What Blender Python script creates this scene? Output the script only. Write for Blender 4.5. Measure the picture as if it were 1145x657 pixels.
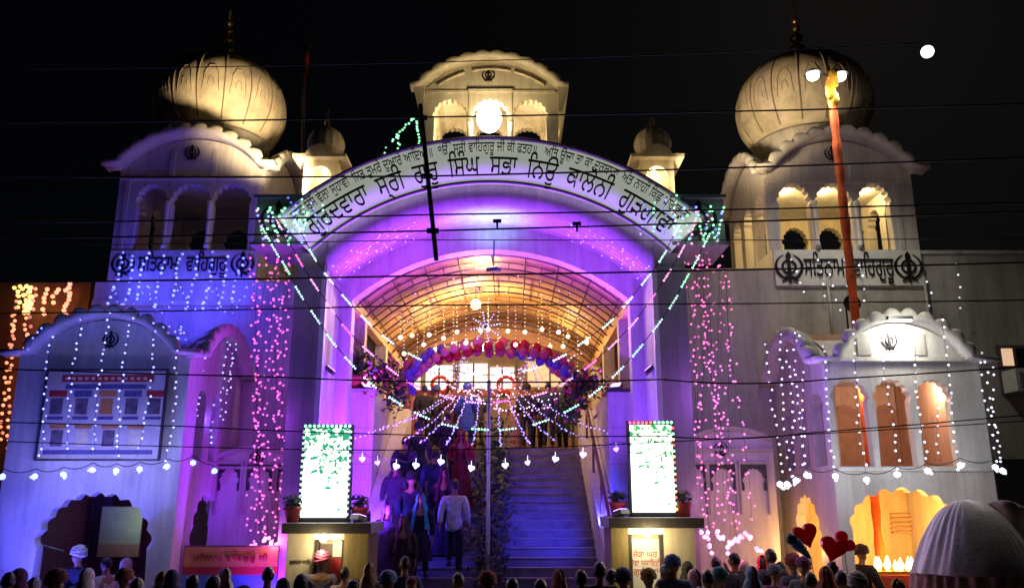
import bpy, bmesh, math, random
from math import sin, cos, pi, radians, sqrt, atan2
from mathutils import Vector, Matrix
from mathutils.geometry import tessellate_polygon

random.seed(7)
S = bpy.context.scene
for o in list(bpy.data.objects):
    bpy.data.objects.remove(o)
COL = S.collection

# ------------------------------------------------------------------ camera
EYE = Vector((0, 0, 2.7)); PITCH = radians(14.2); FPX = 920.0
cd = bpy.data.cameras.new('camera'); cam = bpy.data.objects.new('camera', cd); COL.objects.link(cam)
cd.sensor_width = 36; cd.lens = FPX / 1145 * 36; cd.clip_start = 0.05; cd.clip_end = 2000
cam.location = EYE; cam.rotation_euler = (pi / 2 + PITCH, 0, 0)
S.camera = cam

# ------------------------------------------------------------------ night sky, moon light
w = bpy.data.worlds.new('World'); S.world = w; w.use_nodes = True
bg = w.node_tree.nodes['Background']
sky = w.node_tree.nodes.new('ShaderNodeTexSky'); sky.sky_type = 'NISHITA'; sky.sun_disc = False
sky.sun_elevation = radians(34); sky.sun_rotation = radians(25)
w.node_tree.links.new(sky.outputs[0], bg.inputs[0])
bg.inputs[1].default_value = 0.00028
sl = bpy.data.lights.new('moonlight', 'SUN'); sl.energy = 0.012; sl.angle = radians(0.5); sl.color = (1, .95, .85)
so = bpy.data.objects.new('moonlight', sl); COL.objects.link(so)
so.rotation_euler = (radians(56), 0, radians(180 - 25))
S.view_settings.view_transform = 'Standard'; S.view_settings.look = 'None'
S.view_settings.exposure = 0; S.view_settings.gamma = 1; S.view_settings.use_curve_mapping = False
S.render.engine = 'CYCLES'
cy = S.cycles
cy.use_denoising = True
try: cy.denoiser = 'OPENIMAGEDENOISE'
except Exception: pass
cy.max_bounces = 5; cy.diffuse_bounces = 3; cy.glossy_bounces = 2; cy.transmission_bounces = 2
cy.sample_clamp_indirect = 2.0; cy.sample_clamp_direct = 0
cy.use_light_tree = True; cy.caustics_reflective = False; cy.caustics_refractive = False

def at(px, py, Y):
    """world point on the vertical plane y=Y seen at photograph pixel (px,py)"""
    u = (px - 572.5) / FPX; v = (328.5 - py) / FPX
    dy = cos(PITCH) - sin(PITCH) * v; dz = sin(PITCH) + cos(PITCH) * v
    t = Y / dy
    return Vector((EYE.x + u * t, Y, EYE.z + dz * t))
def X(px, py, Y): return at(px, py, Y).x
def Z(py, Y): return at(572, py, Y).z

# ------------------------------------------------------------------ materials
def mat(name, col, rough=.6, var=.0, scale=4, bump=0, bscale=30, metal=0, streak=False, dark=None, spec=.4):
    m = bpy.data.materials.new(name); m.use_nodes = True
    nt = m.node_tree; b = nt.nodes['Principled BSDF']
    b.inputs['Base Color'].default_value = (*col, 1); b.inputs['Roughness'].default_value = rough
    b.inputs['Metallic'].default_value = metal; b.inputs['Specular IOR Level'].default_value = spec
    if var > 0:
        tc = nt.nodes.new('ShaderNodeTexCoord'); mp = nt.nodes.new('ShaderNodeMapping')
        nt.links.new(tc.outputs['Object'], mp.inputs[0])
        if streak: mp.inputs['Scale'].default_value = (1, 1, .16)
        n = nt.nodes.new('ShaderNodeTexNoise'); n.inputs['Scale'].default_value = scale; n.inputs['Detail'].default_value = 7
        n.inputs['Roughness'].default_value = .65
        nt.links.new(mp.outputs[0], n.inputs['Vector'])
        r = nt.nodes.new('ShaderNodeValToRGB')
        r.color_ramp.elements[0].position = .32; r.color_ramp.elements[1].position = .62
        d = dark or tuple(c * (1 - var) for c in col)
        r.color_ramp.elements[0].color = (*d, 1); r.color_ramp.elements[1].color = (*col, 1)
        nt.links.new(n.outputs['Fac'], r.inputs[0]); nt.links.new(r.outputs[0], b.inputs['Base Color'])
        if streak:
            m2 = nt.nodes.new('ShaderNodeMapping'); m2.inputs['Scale'].default_value = (7, 7, .5); nt.links.new(tc.outputs['Object'], m2.inputs[0])
            n2 = nt.nodes.new('ShaderNodeTexNoise'); n2.inputs['Scale'].default_value = 1.3; n2.inputs['Detail'].default_value = 9; n2.inputs['Roughness'].default_value = .7; nt.links.new(m2.outputs[0], n2.inputs['Vector'])
            r2 = nt.nodes.new('ShaderNodeValToRGB'); r2.color_ramp.elements[0].position = .36; r2.color_ramp.elements[1].position = .56
            r2.color_ramp.elements[0].color = (.50, .46, .42, 1); r2.color_ramp.elements[1].color = (1, 1, 1, 1); nt.links.new(n2.outputs['Fac'], r2.inputs[0])
            n3 = nt.nodes.new('ShaderNodeTexNoise'); n3.inputs['Scale'].default_value = 9; n3.inputs['Detail'].default_value = 6; nt.links.new(tc.outputs['Object'], n3.inputs['Vector'])
            r3 = nt.nodes.new('ShaderNodeValToRGB'); r3.color_ramp.elements[0].position = .30; r3.color_ramp.elements[1].position = .44
            r3.color_ramp.elements[0].color = (.62, .58, .54, 1); r3.color_ramp.elements[1].color = (1, 1, 1, 1); nt.links.new(n3.outputs['Fac'], r3.inputs[0])
            x1 = nt.nodes.new('ShaderNodeMix'); x1.data_type = 'RGBA'; x1.blend_type = 'MULTIPLY'; x1.inputs[0].default_value = .28
            x2 = nt.nodes.new('ShaderNodeMix'); x2.data_type = 'RGBA'; x2.blend_type = 'MULTIPLY'; x2.inputs[0].default_value = .30
            nt.links.new(r.outputs[0], x1.inputs[6]); nt.links.new(r2.outputs[0], x1.inputs[7]); nt.links.new(x1.outputs[2], x2.inputs[6]); nt.links.new(r3.outputs[0], x2.inputs[7]); nt.links.new(x2.outputs[2], b.inputs['Base Color'])
    if bump > 0:
        tc = nt.nodes.new('ShaderNodeTexCoord')
        n = nt.nodes.new('ShaderNodeTexNoise'); n.inputs['Scale'].default_value = bscale; n.inputs['Detail'].default_value = 5
        nt.links.new(tc.outputs['Object'], n.inputs['Vector'])
        bp = nt.nodes.new('ShaderNodeBump'); bp.inputs['Strength'].default_value = bump; bp.inputs['Distance'].default_value = .02
        nt.links.new(n.outputs['Fac'], bp.inputs['Height']); nt.links.new(bp.outputs[0], b.inputs['Normal'])
    return m
def emit(name, col, s, base=(.8, .8, .8), sample=False):
    m = bpy.data.materials.new(name); m.use_nodes = True
    b = m.node_tree.nodes['Principled BSDF']
    b.inputs['Base Color'].default_value = (*base, 1)
    b.inputs['Emission Color'].default_value = (*col, 1); b.inputs['Emission Strength'].default_value = s
    if not sample: m.cycles.emission_sampling = 'NONE'
    return m
M = {}
M['paint'] = mat('white_paint', (.70, .67, .62), .55, .30, 2.2, .25, 25, streak=True)
M['paint2'] = mat('weathered_paint', (.58, .55, .50), .6, .42, 1.6, .3, 18, streak=True)
M['cream'] = mat('cream_paint', (.74, .66, .50), .55, .25, 3, .2, 25, streak=True)
M['pillar'] = mat('grey_stone_pillar', (.42, .40, .37), .4, .3, 2, .15, 40, streak=True)
M['dome'] = mat('dome_plaster', (.74, .65, .48), .75, .38, 2.6, .2, 14, spec=.15)
M['domeline'] = mat('dome_relief', (.40, .33, .23), .6, .3, 9)
M['turretdome'] = mat('weathered_dome', (.30, .26, .20), .65, .45, 9, .4, 30)
M['lotus'] = mat('lotus_cap_metal', (.20, .16, .09), .45, .4, 8, metal=.4)
M['brass'] = mat('brass_finial', (.45, .30, .12), .35, .3, 10, metal=.9)
M['black'] = mat('black_paint', (.012, .012, .014), .5, .3, 20)
M['wire'] = mat('cable_rubber', (.015, .015, .017), .6, .2, 30)
M['board'] = mat('sign_board', (.80, .80, .74), .5, .16, 3, .1, 40)
M['board_glow'] = mat('sign_board_added_glow', (.80, .82, .74), .5, .16, 3, .1, 40)
_b = M['board_glow'].node_tree.nodes['Principled BSDF']; _b.inputs['Emission Color'].default_value = (.80, .86, .72, 1); _b.inputs['Emission Strength'].default_value = .36  # glow added to the board face in place of lamp light
M['salmon'] = mat('warm_lit_salmon', (.72, .47, .34), .6, .3, 3, .2, 25, streak=True)  # tint of the warm lamps put into the wall colour
M['orangewall'] = mat('orange_wall', (.13, .07, .045), .65, .3, 2, .2, 25, streak=True)
M['orangecloth'] = mat('saffron_cloth', (.80, .13, .02), .8, .4, 6, .6, 30)
M['redcloth'] = mat('red_flag_cloth', (.55, .04, .02), .8, .3, 6, .4, 30)
M['asphalt'] = mat('asphalt', (.05, .05, .05), .8, .4, 3, .6, 120)
M['stone'] = mat('stair_stone', (.32, .31, .33), .4, .45, 3.5, .25, 40)
M['nosing'] = mat('stair_nosing', (.30, .29, .30), .35, .3, 12)
M['steel'] = mat('steel_tube', (.55, .55, .55), .3, .2, 12, metal=.9)
M['iron'] = mat('brown_iron_truss', (.16, .09, .06), .5, .4, 14)
M['sheet'] = mat('canopy_sheet', (.74, .44, .17), .5, .3, 2.2, .2, 6)
M['brownwall'] = mat('hall_wall', (.48, .28, .14), .6, .3, 3, .2, 20)
M['redbeam'] = mat('maroon_beam', (.20, .025, .03), .45, .3, 8)
M['white'] = mat('plain_white', (.8, .8, .8), .4, .1, 5)
M['mustard'] = mat('mustard_panel', (.38, .30, .13), .5, .55, 3.5, .2, 30, streak=True)
M['door'] = mat('door_wood', (.16, .11, .13), .5, .4, 6, .2, 30)
M['glassdark'] = mat('dark_glass', (.02, .02, .03), .12, .2, 4)
M['leaf'] = mat('leaf_green', (.035, .075, .025), .55, .5, 14)
M['leafdark'] = mat('leaf_dark', (.035, .062, .035), .6, .5, 14)
M['terracotta'] = mat('red_pot', (.45, .06, .05), .5, .3, 9)
M['frame'] = mat('dark_frame', (.05, .045, .05), .4, .3, 9)
M['interior'] = mat('lime_wall', (.42, .50, .30), .6, .2, 4)
M['maroonint'] = mat('maroon_room', (.16, .05, .09), .6, .3, 4)
M['canvas'] = mat('white_cover_cloth', (.78, .73, .76), .85, .22, 5, .5, 40)
M['plaid'] = mat('plaid_cloth', (.55, .32, .26), .85, .5, 18, .4, 40)
M['fixture'] = mat('grey_fixture', (.12, .12, .12), .4, .2, 10, metal=.5)
M['acwhite'] = mat('air_conditioner_white', (.75, .75, .72), .4, .2, 8)

EM = {
 'blue': emit('blue_led', (.14, .20, 1), 3.0), 'bluew': emit('blue_white_led', (.30, .38, 1), 2.6),
 'pink': emit('pink_led', (1, .12, .44), 2.0), 'violet': emit('violet_led', (.38, .32, 1), 2.0),
 'rowblue': emit('row_blue_lamp', (.24, .36, 1), 2.8), 'cool': emit('cool_led', (.8, .9, 1), 3), 'white': emit('white_led', (.72, .79, 1), 2.3), 'warm': emit('warm_led', (1, .60, .20), 1.9),
 'warmball': emit('warm_bulb', (1, .80, .48), 3.2), 'orange': emit('orange_led', (1, .24, .10), 2.2),
 'yellow': emit('yellow_led', (1, .66, .14), 2.6), 'green': emit('green_led', (.25, 1, .45), 2.4),
 'greenw': emit('green_white_led', (.48, 1, .66), 1.8), 'pinkw': emit('pink_white_led', (1, .40, .66), 1.7),
 'magenta': emit('magenta_led', (1, .30, .92), 3.0), 'lampw': emit('white_lamp_glass', (1, .97, .90), 12),
 'lampy': emit('yellow_lamp_glass', (1, .78, .40), 12), 'moon': emit('moon_surface', (1, .95, .84), 3.0),
 'flame': emit('flame', (1, .60, .14), 7), 'ledred': emit('red_led', (1, .06, .05), 2.2),
}

# ------------------------------------------------------------------ mesh builder
class MB:
    def __init__(s): s.v = []; s.f = []; s.sm = []; s.mi = []; s.cur = 0
    def add(s, vs, fs, smooth=False):
        o = len(s.v); s.v.extend([tuple(v) for v in vs])
        for f in fs: s.f.append([i + o for i in f]); s.sm.append(smooth); s.mi.append(s.cur)
        return s
    def box(s, x0, x1, y0, y1, z0, z1):
        if x0 > x1: x0, x1 = x1, x0
        if y0 > y1: y0, y1 = y1, y0
        if z0 > z1: z0, z1 = z1, z0
        vs = [(x, y, z) for z in (z0, z1) for y in (y0, y1) for x in (x0, x1)]
        return s.add(vs, [(0, 2, 3, 1), (4, 5, 7, 6), (0, 1, 5, 4), (2, 6, 7, 3), (0, 4, 6, 2), (1, 3, 7, 5)])
    def tube(s, pts, r, n=6, close=False, cap=True):
        pts = [Vector(p) for p in pts]; k = len(pts)
        rs = r if isinstance(r, (list, tuple)) else [r] * k
        vs = []; fs = []; up = None
        for i, p in enumerate(pts):
            a = pts[(i - 1) % k] if close or i > 0 else p; b = pts[(i + 1) % k] if close or i < k - 1 else p
            d = (b - a)
            d = d.normalized() if d.length > 1e-9 else Vector((0, 0, 1))
            if up is None:
                up = Vector((0, 0, 1)) if abs(d.z) < .9 else Vector((0, 1, 0))
            sd = d.cross(up)
            if sd.length < 1e-6: sd = d.cross(Vector((1, 0.1, 0)))
            sd.normalize(); u2 = sd.cross(d).normalized(); up = u2
            for j in range(n):
                t = 2 * pi * j / n; vs.append(p + (sd * cos(t) + u2 * sin(t)) * rs[i])
        m = k if close else k - 1
        for i in range(m):
            for j in range(n):
                a = i * n + j; b = i * n + (j + 1) % n; c = ((i + 1) % k) * n + (j + 1) % n; d = ((i + 1) % k) * n + j
                fs.append((a, b, c, d))
        if cap and not close:
            fs.append(tuple(range(n - 1, -1, -1))); fs.append(tuple(range((k - 1) * n, k * n)))
        return s.add(vs, fs, True)
    def lathe(s, prof, c, n=24, rfun=None, smooth=True):
        vs = []; fs = []; k = len(prof)
        for (r, z) in prof:
            for j in range(n):
                t = 2 * pi * j / n; rr = r * (rfun(t) if rfun else 1)
                vs.append((c[0] + rr * cos(t), c[1] + rr * sin(t), c[2] + z))
        for i in range(k - 1):
            for j in range(n):
                fs.append((i * n + j, i * n + (j + 1) % n, (i + 1) * n + (j + 1) % n, (i + 1) * n + j))
        fs.append(tuple(range(n - 1, -1, -1))); fs.append(tuple(range((k - 1) * n, k * n)))
        return s.add(vs, fs, smooth)
    def ball(s, c, r, n=12, m=8, sc=(1, 1, 1)):
        prof = [(r * sin(pi * (i + .15) / (m + .3)), -r * cos(pi * (i + .15) / (m + .3))) for i in range(m + 1)]
        o = len(s.v); s.lathe(prof, (0, 0, 0), n)
        for i in range(o, len(s.v)):
            v = s.v[i]; s.v[i] = (c[0] + v[0] * sc[0], c[1] + v[1] * sc[1], c[2] + v[2] * sc[2])
        return s
    def panel(s, outer, holes, t, xf):
        """slab with holes; outline in (a,z); xf(a,out,z); face at out=0, back at out=-t"""
        loops = [[Vector((a, z, 0)) for a, z in L] for L in [outer] + list(holes)]
        tris = tessellate_polygon(loops)
        flat = [p for L in loops for p in L]
        n = len(flat); vs = [xf(p.x, 0, p.y) for p in flat] + [xf(p.x, -t, p.y) for p in flat]
        fs = []
        ref = (Vector(xf(0, 1, 0)) - Vector(xf(0, 0, 0)))
        for tr in tris:
            a, b, c = [Vector(vs[i]) for i in tr]
            nn = (b - a).cross(c - a)
            if nn.length < 1e-9: continue
            tr = tuple(tr)
            if nn.dot(ref) < 0: tr = tr[::-1]
            fs.append(tr); fs.append(tuple(i + n for i in tr[::-1]))
        o = 0
        for L in loops:
            k = len(L)
            for i in range(k):
                j = (i + 1) % k
                fs.append((o + i, o + j, o + j + n, o + i + n))
            o += k
        return s.add(vs, fs)
    def build(s, name, m, parent=None, fix=True):
        me = bpy.data.meshes.new(name)
        off = wloc(parent) if parent else Vector((0, 0, 0))
        me.from_pydata([(v[0] - off.x, v[1] - off.y, v[2] - off.z) for v in s.v], [], s.f)
        for mm in (m if isinstance(m, (list, tuple)) else [m]): me.materials.append(mm)
        me.polygons.foreach_set('use_smooth', s.sm); me.polygons.foreach_set('material_index', s.mi)
        if fix:
            bm = bmesh.new(); bm.from_mesh(me); bmesh.ops.recalc_face_normals(bm, faces=bm.faces); bm.to_mesh(me); bm.free()
        me.update()
        o = bpy.data.objects.new(name, me); COL.objects.link(o)
        if parent: o.parent = parent
        return o
def wloc(o):
    v = Vector((0, 0, 0))
    while o is not None: v += o.location; o = o.parent
    return v
def tag(o, label, cat, group=None, kind=None):
    o['label'] = label; o['category'] = cat
    if group: o['group'] = group
    if kind: o['kind'] = kind
    return o
def thing(name, label, cat, loc=(0, 0, 0), group=None):
    o = bpy.data.objects.new(name, None); COL.objects.link(o); o.location = loc; o.empty_display_size = .2
    return tag(o, label, cat, group)
def struct(o): o['kind'] = 'structure'; return o
def light(kind, loc, energy, col, size=.1, target=None, spot=60, blend=.5):
    l = bpy.data.lights.new('lamp_light', kind); l.energy = energy; l.color = col
    if kind == 'AREA': l.size = size
    else: l.shadow_soft_size = size
    if kind == 'SPOT': l.spot_size = radians(spot); l.spot_blend = blend
    o = bpy.data.objects.new('lamp_light', l); COL.objects.link(o); o.location = loc
    if target is not None:
        o.rotation_euler = (Vector(target) - Vector(loc)).to_track_quat('-Z', 'Y').to_euler()
    return o
def front(Y): return lambda a, out, z: (a, Y - out, z)
def right(Xc): return lambda a, out, z: (Xc + out, a, z)
def left(Xc): return lambda a, out, z: (Xc - out, a, z)
def back(Y): return lambda a, out, z: (a, Y + out, z)

def rect(a0, a1, z0, z1): return [(a0, z0), (a1, z0), (a1, z1), (a0, z1)]
def cusp(c, wd, z0, zs, za, n=9, bulge=.55):
    """cusped (multifoil) arch opening outline"""
    h = wd / 2; pts = [(c + h, z0), ]
    K = []
    for i in range(n + 1):
        t = pi * i / n
        K.append((c + h * .93 * cos(t), zs + (za - zs) * .93 * sin(t) ** .85))
    for i in range(n):
        a, b = K[i], K[i + 1]; mx, mz = (a[0] + b[0]) / 2, (a[1] + b[1]) / 2
        L = sqrt((b[0] - a[0]) ** 2 + (b[1] - a[1]) ** 2); nx, nz = (b[1] - a[1]) / L, -(b[0] - a[0]) / L
        for k in range(5):
            u = k / 5; q = sin(pi * u) * L * bulge * .6
            pts.append((a[0] + (b[0] - a[0]) * u + nx * q, a[1] + (b[1] - a[1]) * u + nz * q))
    pts.append(K[-1]); pts.append((c - h, z0))
    return pts
def roundarch(c, wd, z0, zs, za, n=14):
    h = wd / 2
    return [(c + h, z0)] + [(c + h * cos(pi * i / n), zs + (za - zs) * sin(pi * i / n)) for i in range(n + 1)] + [(c - h, z0)]
def seg_arc(a0, a1, ze, zp, n=24):
    """circular segment from (a0,ze) up to zp and down to (a1,ze)"""
    c = (a0 + a1) / 2; h = (a1 - a0) / 2; r = zp - ze; R = (h * h + r * r) / (2 * r); zc = zp - R
    th = math.asin(min(1, h / R))
    if r > h: th = pi - th
    return [(c + R * sin(-th + 2 * th * i / n), zc + R * cos(-th + 2 * th * i / n)) for i in range(n + 1)]
def gable_outline(a0, a1, z0, ze, zp, inset=.08):
    A = seg_arc(a0 + inset, a1 - inset, ze, zp)
    return [(a0, z0), (a1, z0), (a1, ze)] + A[::-1] + [(a0, ze)]
def cornice(mb, a0, a1, ze, zp, proj, N, xf, tip=.2, B=.09, th=.07):
    """projecting bangla hood whose edge is a row of convex petals"""
    A = seg_arc(a0 + tip, a1 - tip, ze, zp, N * 8)
    path = [(a0, ze - .03, 0, 1, 0)]
    for i, (a, z) in enumerate(A):
        p = A[max(i - 1, 0)]; q = A[min(i + 1, len(A) - 1)]; L = sqrt((q[0] - p[0]) ** 2 + (q[1] - p[1]) ** 2)
        path.append((a, z, -(q[1] - p[1]) / L, (q[0] - p[0]) / L, B * abs(sin(pi * N * i / (N * 8))) ** .7))
    path.append((a1, ze - .03, 0, 1, 0))
    vs = []; fs = []
    for (a, z, nx, nz, b) in path:
        for (o, k) in ((-.02, th * .6), (proj * .5, th * .6 + b * .7), (proj * .85, th * .5 + b), (proj, th * .2 + b * .75), (proj * 1.02, -.01 + b * .2), (proj * .96, -th * .8), (proj * .5, -th * .7), (-.02, -th)):
            vs.append(xf(a + nx * k, o, z + nz * k))
    n = 8; k = len(path)
    for i in range(k - 1):
        for j in range(n): fs.append((i * n + j, i * n + (j + 1) % n, (i + 1) * n + (j + 1) % n, (i + 1) * n + j))
    fs.append(tuple(range(n))); fs.append(tuple(range((k - 1) * n, k * n)))
    mb.add(vs, fs, True)

def text_pts(body, size=1.0, ext=.012):
    """lettering as solid strokes: every outer contour of the outlines is filled on its own, with its counters cut out"""
    c = bpy.data.curves.new('lettering', 'FONT'); c.body = body; c.size = size; c.offset = .006 * size; c.resolution_u = 3; c.fill_mode = 'NONE'
    o = bpy.data.objects.new('lettering', c); COL.objects.link(o)
    dg = bpy.context.evaluated_depsgraph_get(); dg.update()
    me = bpy.data.meshes.new_from_object(o.evaluated_get(dg))
    P = [Vector((v.co.x, v.co.y)) for v in me.vertices]; nb = {}
    for e in me.edges:
        a, b = e.vertices; nb.setdefault(a, []).append(b); nb.setdefault(b, []).append(a)
    bpy.data.objects.remove(o); bpy.data.curves.remove(c); bpy.data.meshes.remove(me)
    seen = set(); loops = []
    for st in sorted(nb):
        if st in seen: continue
        L = [st]; seen.add(st); cur = st
        while True:
            nx = [q for q in nb[cur] if q not in seen]
            if not nx: break
            cur = min(nx) if len(L) == 1 else nx[0]; seen.add(cur); L.append(cur)
        if len(L) > 2: loops.append([P[q] for q in L])
    area = lambda L: sum(L[q].x * L[(q + 1) % len(L)].y - L[(q + 1) % len(L)].x * L[q].y for q in range(len(L))) / 2
    def inside(p, L):
        r = False
        for q in range(len(L)):
            a, b = L[q], L[q - 1]
            if (a.y > p.y) != (b.y > p.y) and p.x < (b.x - a.x) * (p.y - a.y) / (b.y - a.y) + a.x: r = not r
        return r
    A = [area(L) for L in loops]; big = 1 if A[max(range(len(A)), key=lambda q: abs(A[q]))] > 0 else -1
    outs = [q for q in range(len(loops)) if A[q] * big > 0]; holes = [q for q in range(len(loops)) if A[q] * big <= 0]
    vs = []; fs = []
    for n_, q in enumerate(outs):
        H = [loops[h] for h in holes if inside(loops[h][0], loops[q]) and abs(A[h]) < abs(A[q])]
        LL = [loops[q]] + H; L3 = [[Vector((p.x, p.y, 0)) for p in L] for L in LL]; flat = [p for L in LL for p in L]; n = len(flat); b0 = len(vs); z = ext + (n_ % 5) * .0011
        vs += [Vector((p.x, p.y, z)) for p in flat] + [Vector((p.x, p.y, -ext * .5)) for p in flat]
        for tr in tessellate_polygon(L3): fs.append([b0 + t for t in tr])
        k = 0
        for L in LL:
            m = len(L)
            for t in range(m): fs.append([b0 + k + t, b0 + k + (t + 1) % m, b0 + k + (t + 1) % m + n, b0 + k + t + n])
            k += m
    x0 = min(v.x for v in vs); x1 = max(v.x for v in vs); y0 = min(v.y for v in vs); y1 = max(v.y for v in vs)
    for v in vs: v.x -= (x0 + x1) / 2
    return vs, fs, x1 - x0, y0, y1
def khanda(mb, c, s, xf, y0=0):
    """Sikh khanda emblem: ring, double-edged sword, two curved kirpans.  c=(a,z), s half height"""
    def poly(P, lift):
        n = len(P); vs = [xf(c[0] + a * s, lift, c[1] + z * s) for a, z in P] + [xf(c[0] + a * s, -.0, c[1] + z * s) for a, z in P]
        mb.add(vs, [tuple(range(n))] + [(i, (i + 1) % n, (i + 1) % n + n, i + n) for i in range(n)])
    def strip(P0, P1, lift):
        for i in range(len(P0) - 1): poly([P0[i], P0[i + 1], P1[i + 1], P1[i]], lift)
    n = 28
    strip([(.46 * cos(2 * pi * i / n), .05 + .46 * sin(2 * pi * i / n)) for i in range(n + 1)], [(.33 * cos(2 * pi * i / n), .05 + .33 * sin(2 * pi * i / n)) for i in range(n + 1)], .022)
    poly([(0, 1), (.16, .78), (.10, .3), (.12, -.45), (0, -.55), (-.12, -.45), (-.10, .3), (-.16, .78)], .028)
    poly([(-.26, -.52), (.26, -.52), (.26, -.62), (-.26, -.62)], .026); poly([(-.06, -.6), (.06, -.6), (.06, -.95), (-.06, -.95)], .027)
    for sg in (-1, 1):
        o = []; i_ = []
        for k in range(17):
            t = radians(-100 + 170 * k / 16); wd = .15 * sin(pi * min(1, (k + 1) / 17)) + .02
            o.append((sg * .86 * cos(t), .05 + .80 * sin(t))); i_.append((sg * (.86 - wd) * cos(t), .05 + (.80 - wd) * sin(t)))
        strip(o, i_, .018 + .002 * sg)
        poly([(sg * .05, -.72), (sg * .42, -.86), (sg * .48, -.78), (sg * .12, -.64)], .03 + .002 * sg)

# ================================================================== GROUND
g = MB(); g.add([(-600, -200, 0), (600, -200, 0), (600, 900, 0), (-600, 900, 0)], [(0, 1, 2, 3)]); struct(g.build('ground', M['asphalt'], fix=False))
pv = MB(); pv.box(-14, 14, 10.5, 60, -.3, .12); struct(pv.build('pavement', M['stone']))

# ================================================================== GATE
YG = 15.0
gx = X(548, 250, YG)                                   # centre line of the gate and the stair
apex_out = Z(158, YG); p = at(355, 215, YG); dx = gx - p.x; dz = apex_out - p.z
R_OUT = (dx * dx + dz * dz) / (2 * dz); ZC = apex_out - R_OUT
R_IN = Z(205, YG) - ZC; R_SOF = Z(228, YG) - ZC
YS = 16.4                                              # back of the deep arch
gate = thing('ceremonial_gateway', 'tall arched gateway with a curved lettered signboard, spanning the stairs', 'gateway', (gx, YG, 0))
def ring(mb, r0, r1, th, y0, y1, n=48):
    vs = []; fs = []
    for i in range(n + 1):
        t = -th + 2 * th * i / n
        for (r, y) in ((r1, y0), (r0, y0), (r0, y1), (r1, y1)): vs.append((gx + r * sin(t), y, ZC + r * cos(t)))
    for i in range(n):
        for j in range(4): fs.append((i * 4 + j, i * 4 + (j + 1) % 4, (i + 1) * 4 + (j + 1) % 4, (i + 1) * 4 + j))
    fs.append((0, 1, 2, 3)); fs.append((n * 4 + 3, n * 4 + 2, n * 4 + 1, n * 4))
    mb.add(vs, fs, True)
xi_l = X(363, 300, YG); xi_r = X(732, 300, YG); xo_l = X(331, 300, YG); xo_r = X(766, 300, YG)
hx = (xi_r - xi_l) / 2
th_s = math.asin(min(.999, hx / R_SOF)); z_spring = ZC + R_SOF * cos(th_s)
th_b = math.asin(min(.999, (gx - X(347, 270, YG)) / R_IN))
mb = MB(); ring(mb, R_SOF, R_IN + .02, th_s + .02, YG + .05, YS); ring(mb, R_IN + .021, R_OUT - .08, th_b, YG + .052, YS)
mb.build('arch', M['paint'], gate)
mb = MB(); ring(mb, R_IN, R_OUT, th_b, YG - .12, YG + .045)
ban = mb.build('signboard', M['board_glow'], gate)
mb = MB(); ring(mb, R_IN - .05, R_IN + .012, th_b, YG - .14, YG - .115); ring(mb, R_OUT - .02, R_OUT + .05, th_b, YG - .15, YG + .06)
mb.build('edge_trim', M['paint'], ban)
# shoulders between the arch and the blocks
ztop_p = Z(278, YG)
for sg, xi, xo in ((-1, xi_l, xo_l), (1, xi_r, xo_r)):
    mb = MB(); mb.box(xi, xo, YG, YG + 2.3, 0, z_spring + .02)
    pl = mb.build('pillar', M['pillar'], gate)
    MB().box(xi - sg * .004, xi - sg * .03, YG + .13, YG + 2.28, 0, z_spring - .01).build('painted_reveal', M['paint'], pl)
    mb = MB(); mb.box(xi + sg * .03, xi - sg * .06, YG - .035, YG + .12, 0, z_spring - .05)
    mb.build('corner_strip', M['white'], pl)
    # spandrel between pillar top and block
    mb = MB(); P = []
    t0 = th_s; x_b = xo + sg * .9
    n = 10; A = []
    tmax = th_b
    for i in range(n + 1):
        t = th_s * .9 + (tmax - th_s * .9) * i / n; A.append((gx + sg * (R_IN - .01) * sin(t), ZC + (R_IN - .01) * cos(t)))
    out = [(xi, z_spring - .02), (xi - sg * .02, A[0][1])] + A[1:] + [(xo + sg * .0, A[-1][1]), (xo, z_spring - .02)]
    mb.panel(out, [], .5, front(YG + .03)); mb.build('spandrel', M['paint2'], gate)
# lettering on the signboard
def arc_text(body, size, rb, span, name, yoff=.135, mt='black', shift=0):
    vs, fs, wd, y0, y1 = text_pts(body, size)
    k = span * 2 * rb / wd
    mb = MB()
    mb.add([(gx + (rb + v.y) * sin(v.x * k / rb + shift), YG - yoff - v.z, ZC + (rb + v.y) * cos(v.x * k / rb + shift)) for v in vs], fs)
    return mb.build(name, M[mt], ban, fix=False)
bw = R_OUT - R_IN
arc_text('ਗੁਰਦਵਾਰਾ  ਸ੍ਰੀ  ਗੁਰੂ  ਿਸੰਘ  ਸਭਾ  ਿਨਊ  ਕਾਲੋਨੀ  ਗੁੜਗਾਵਾਂ', bw * .68, R_IN + bw * .14, th_b * .93, 'lettering')
arc_text('ਭਾਈ ਉਸ ਵੇਲਾ ਸੁਹਾਵੀ  ਿਜਤ ਤੁਮਰੇ ਦੁਆਰੇ ਆਇਆ॥  ੴ ਸ੍ਰੀ ਵਾਿਹਗੁਰੂ ਜੀ ਕੀ ਫਤਹ॥   ਅਿਤ ਊਚਾ ਤਾ ਕਾ ਦਰਬਾਰਾ  ਅੰਤ ਨਾਹੀ ਿਕਛੁ ਪਾਰਾਵਾਰਾ', bw * .34, R_IN + bw * .69, th_b * .95, 'lettering')
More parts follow.
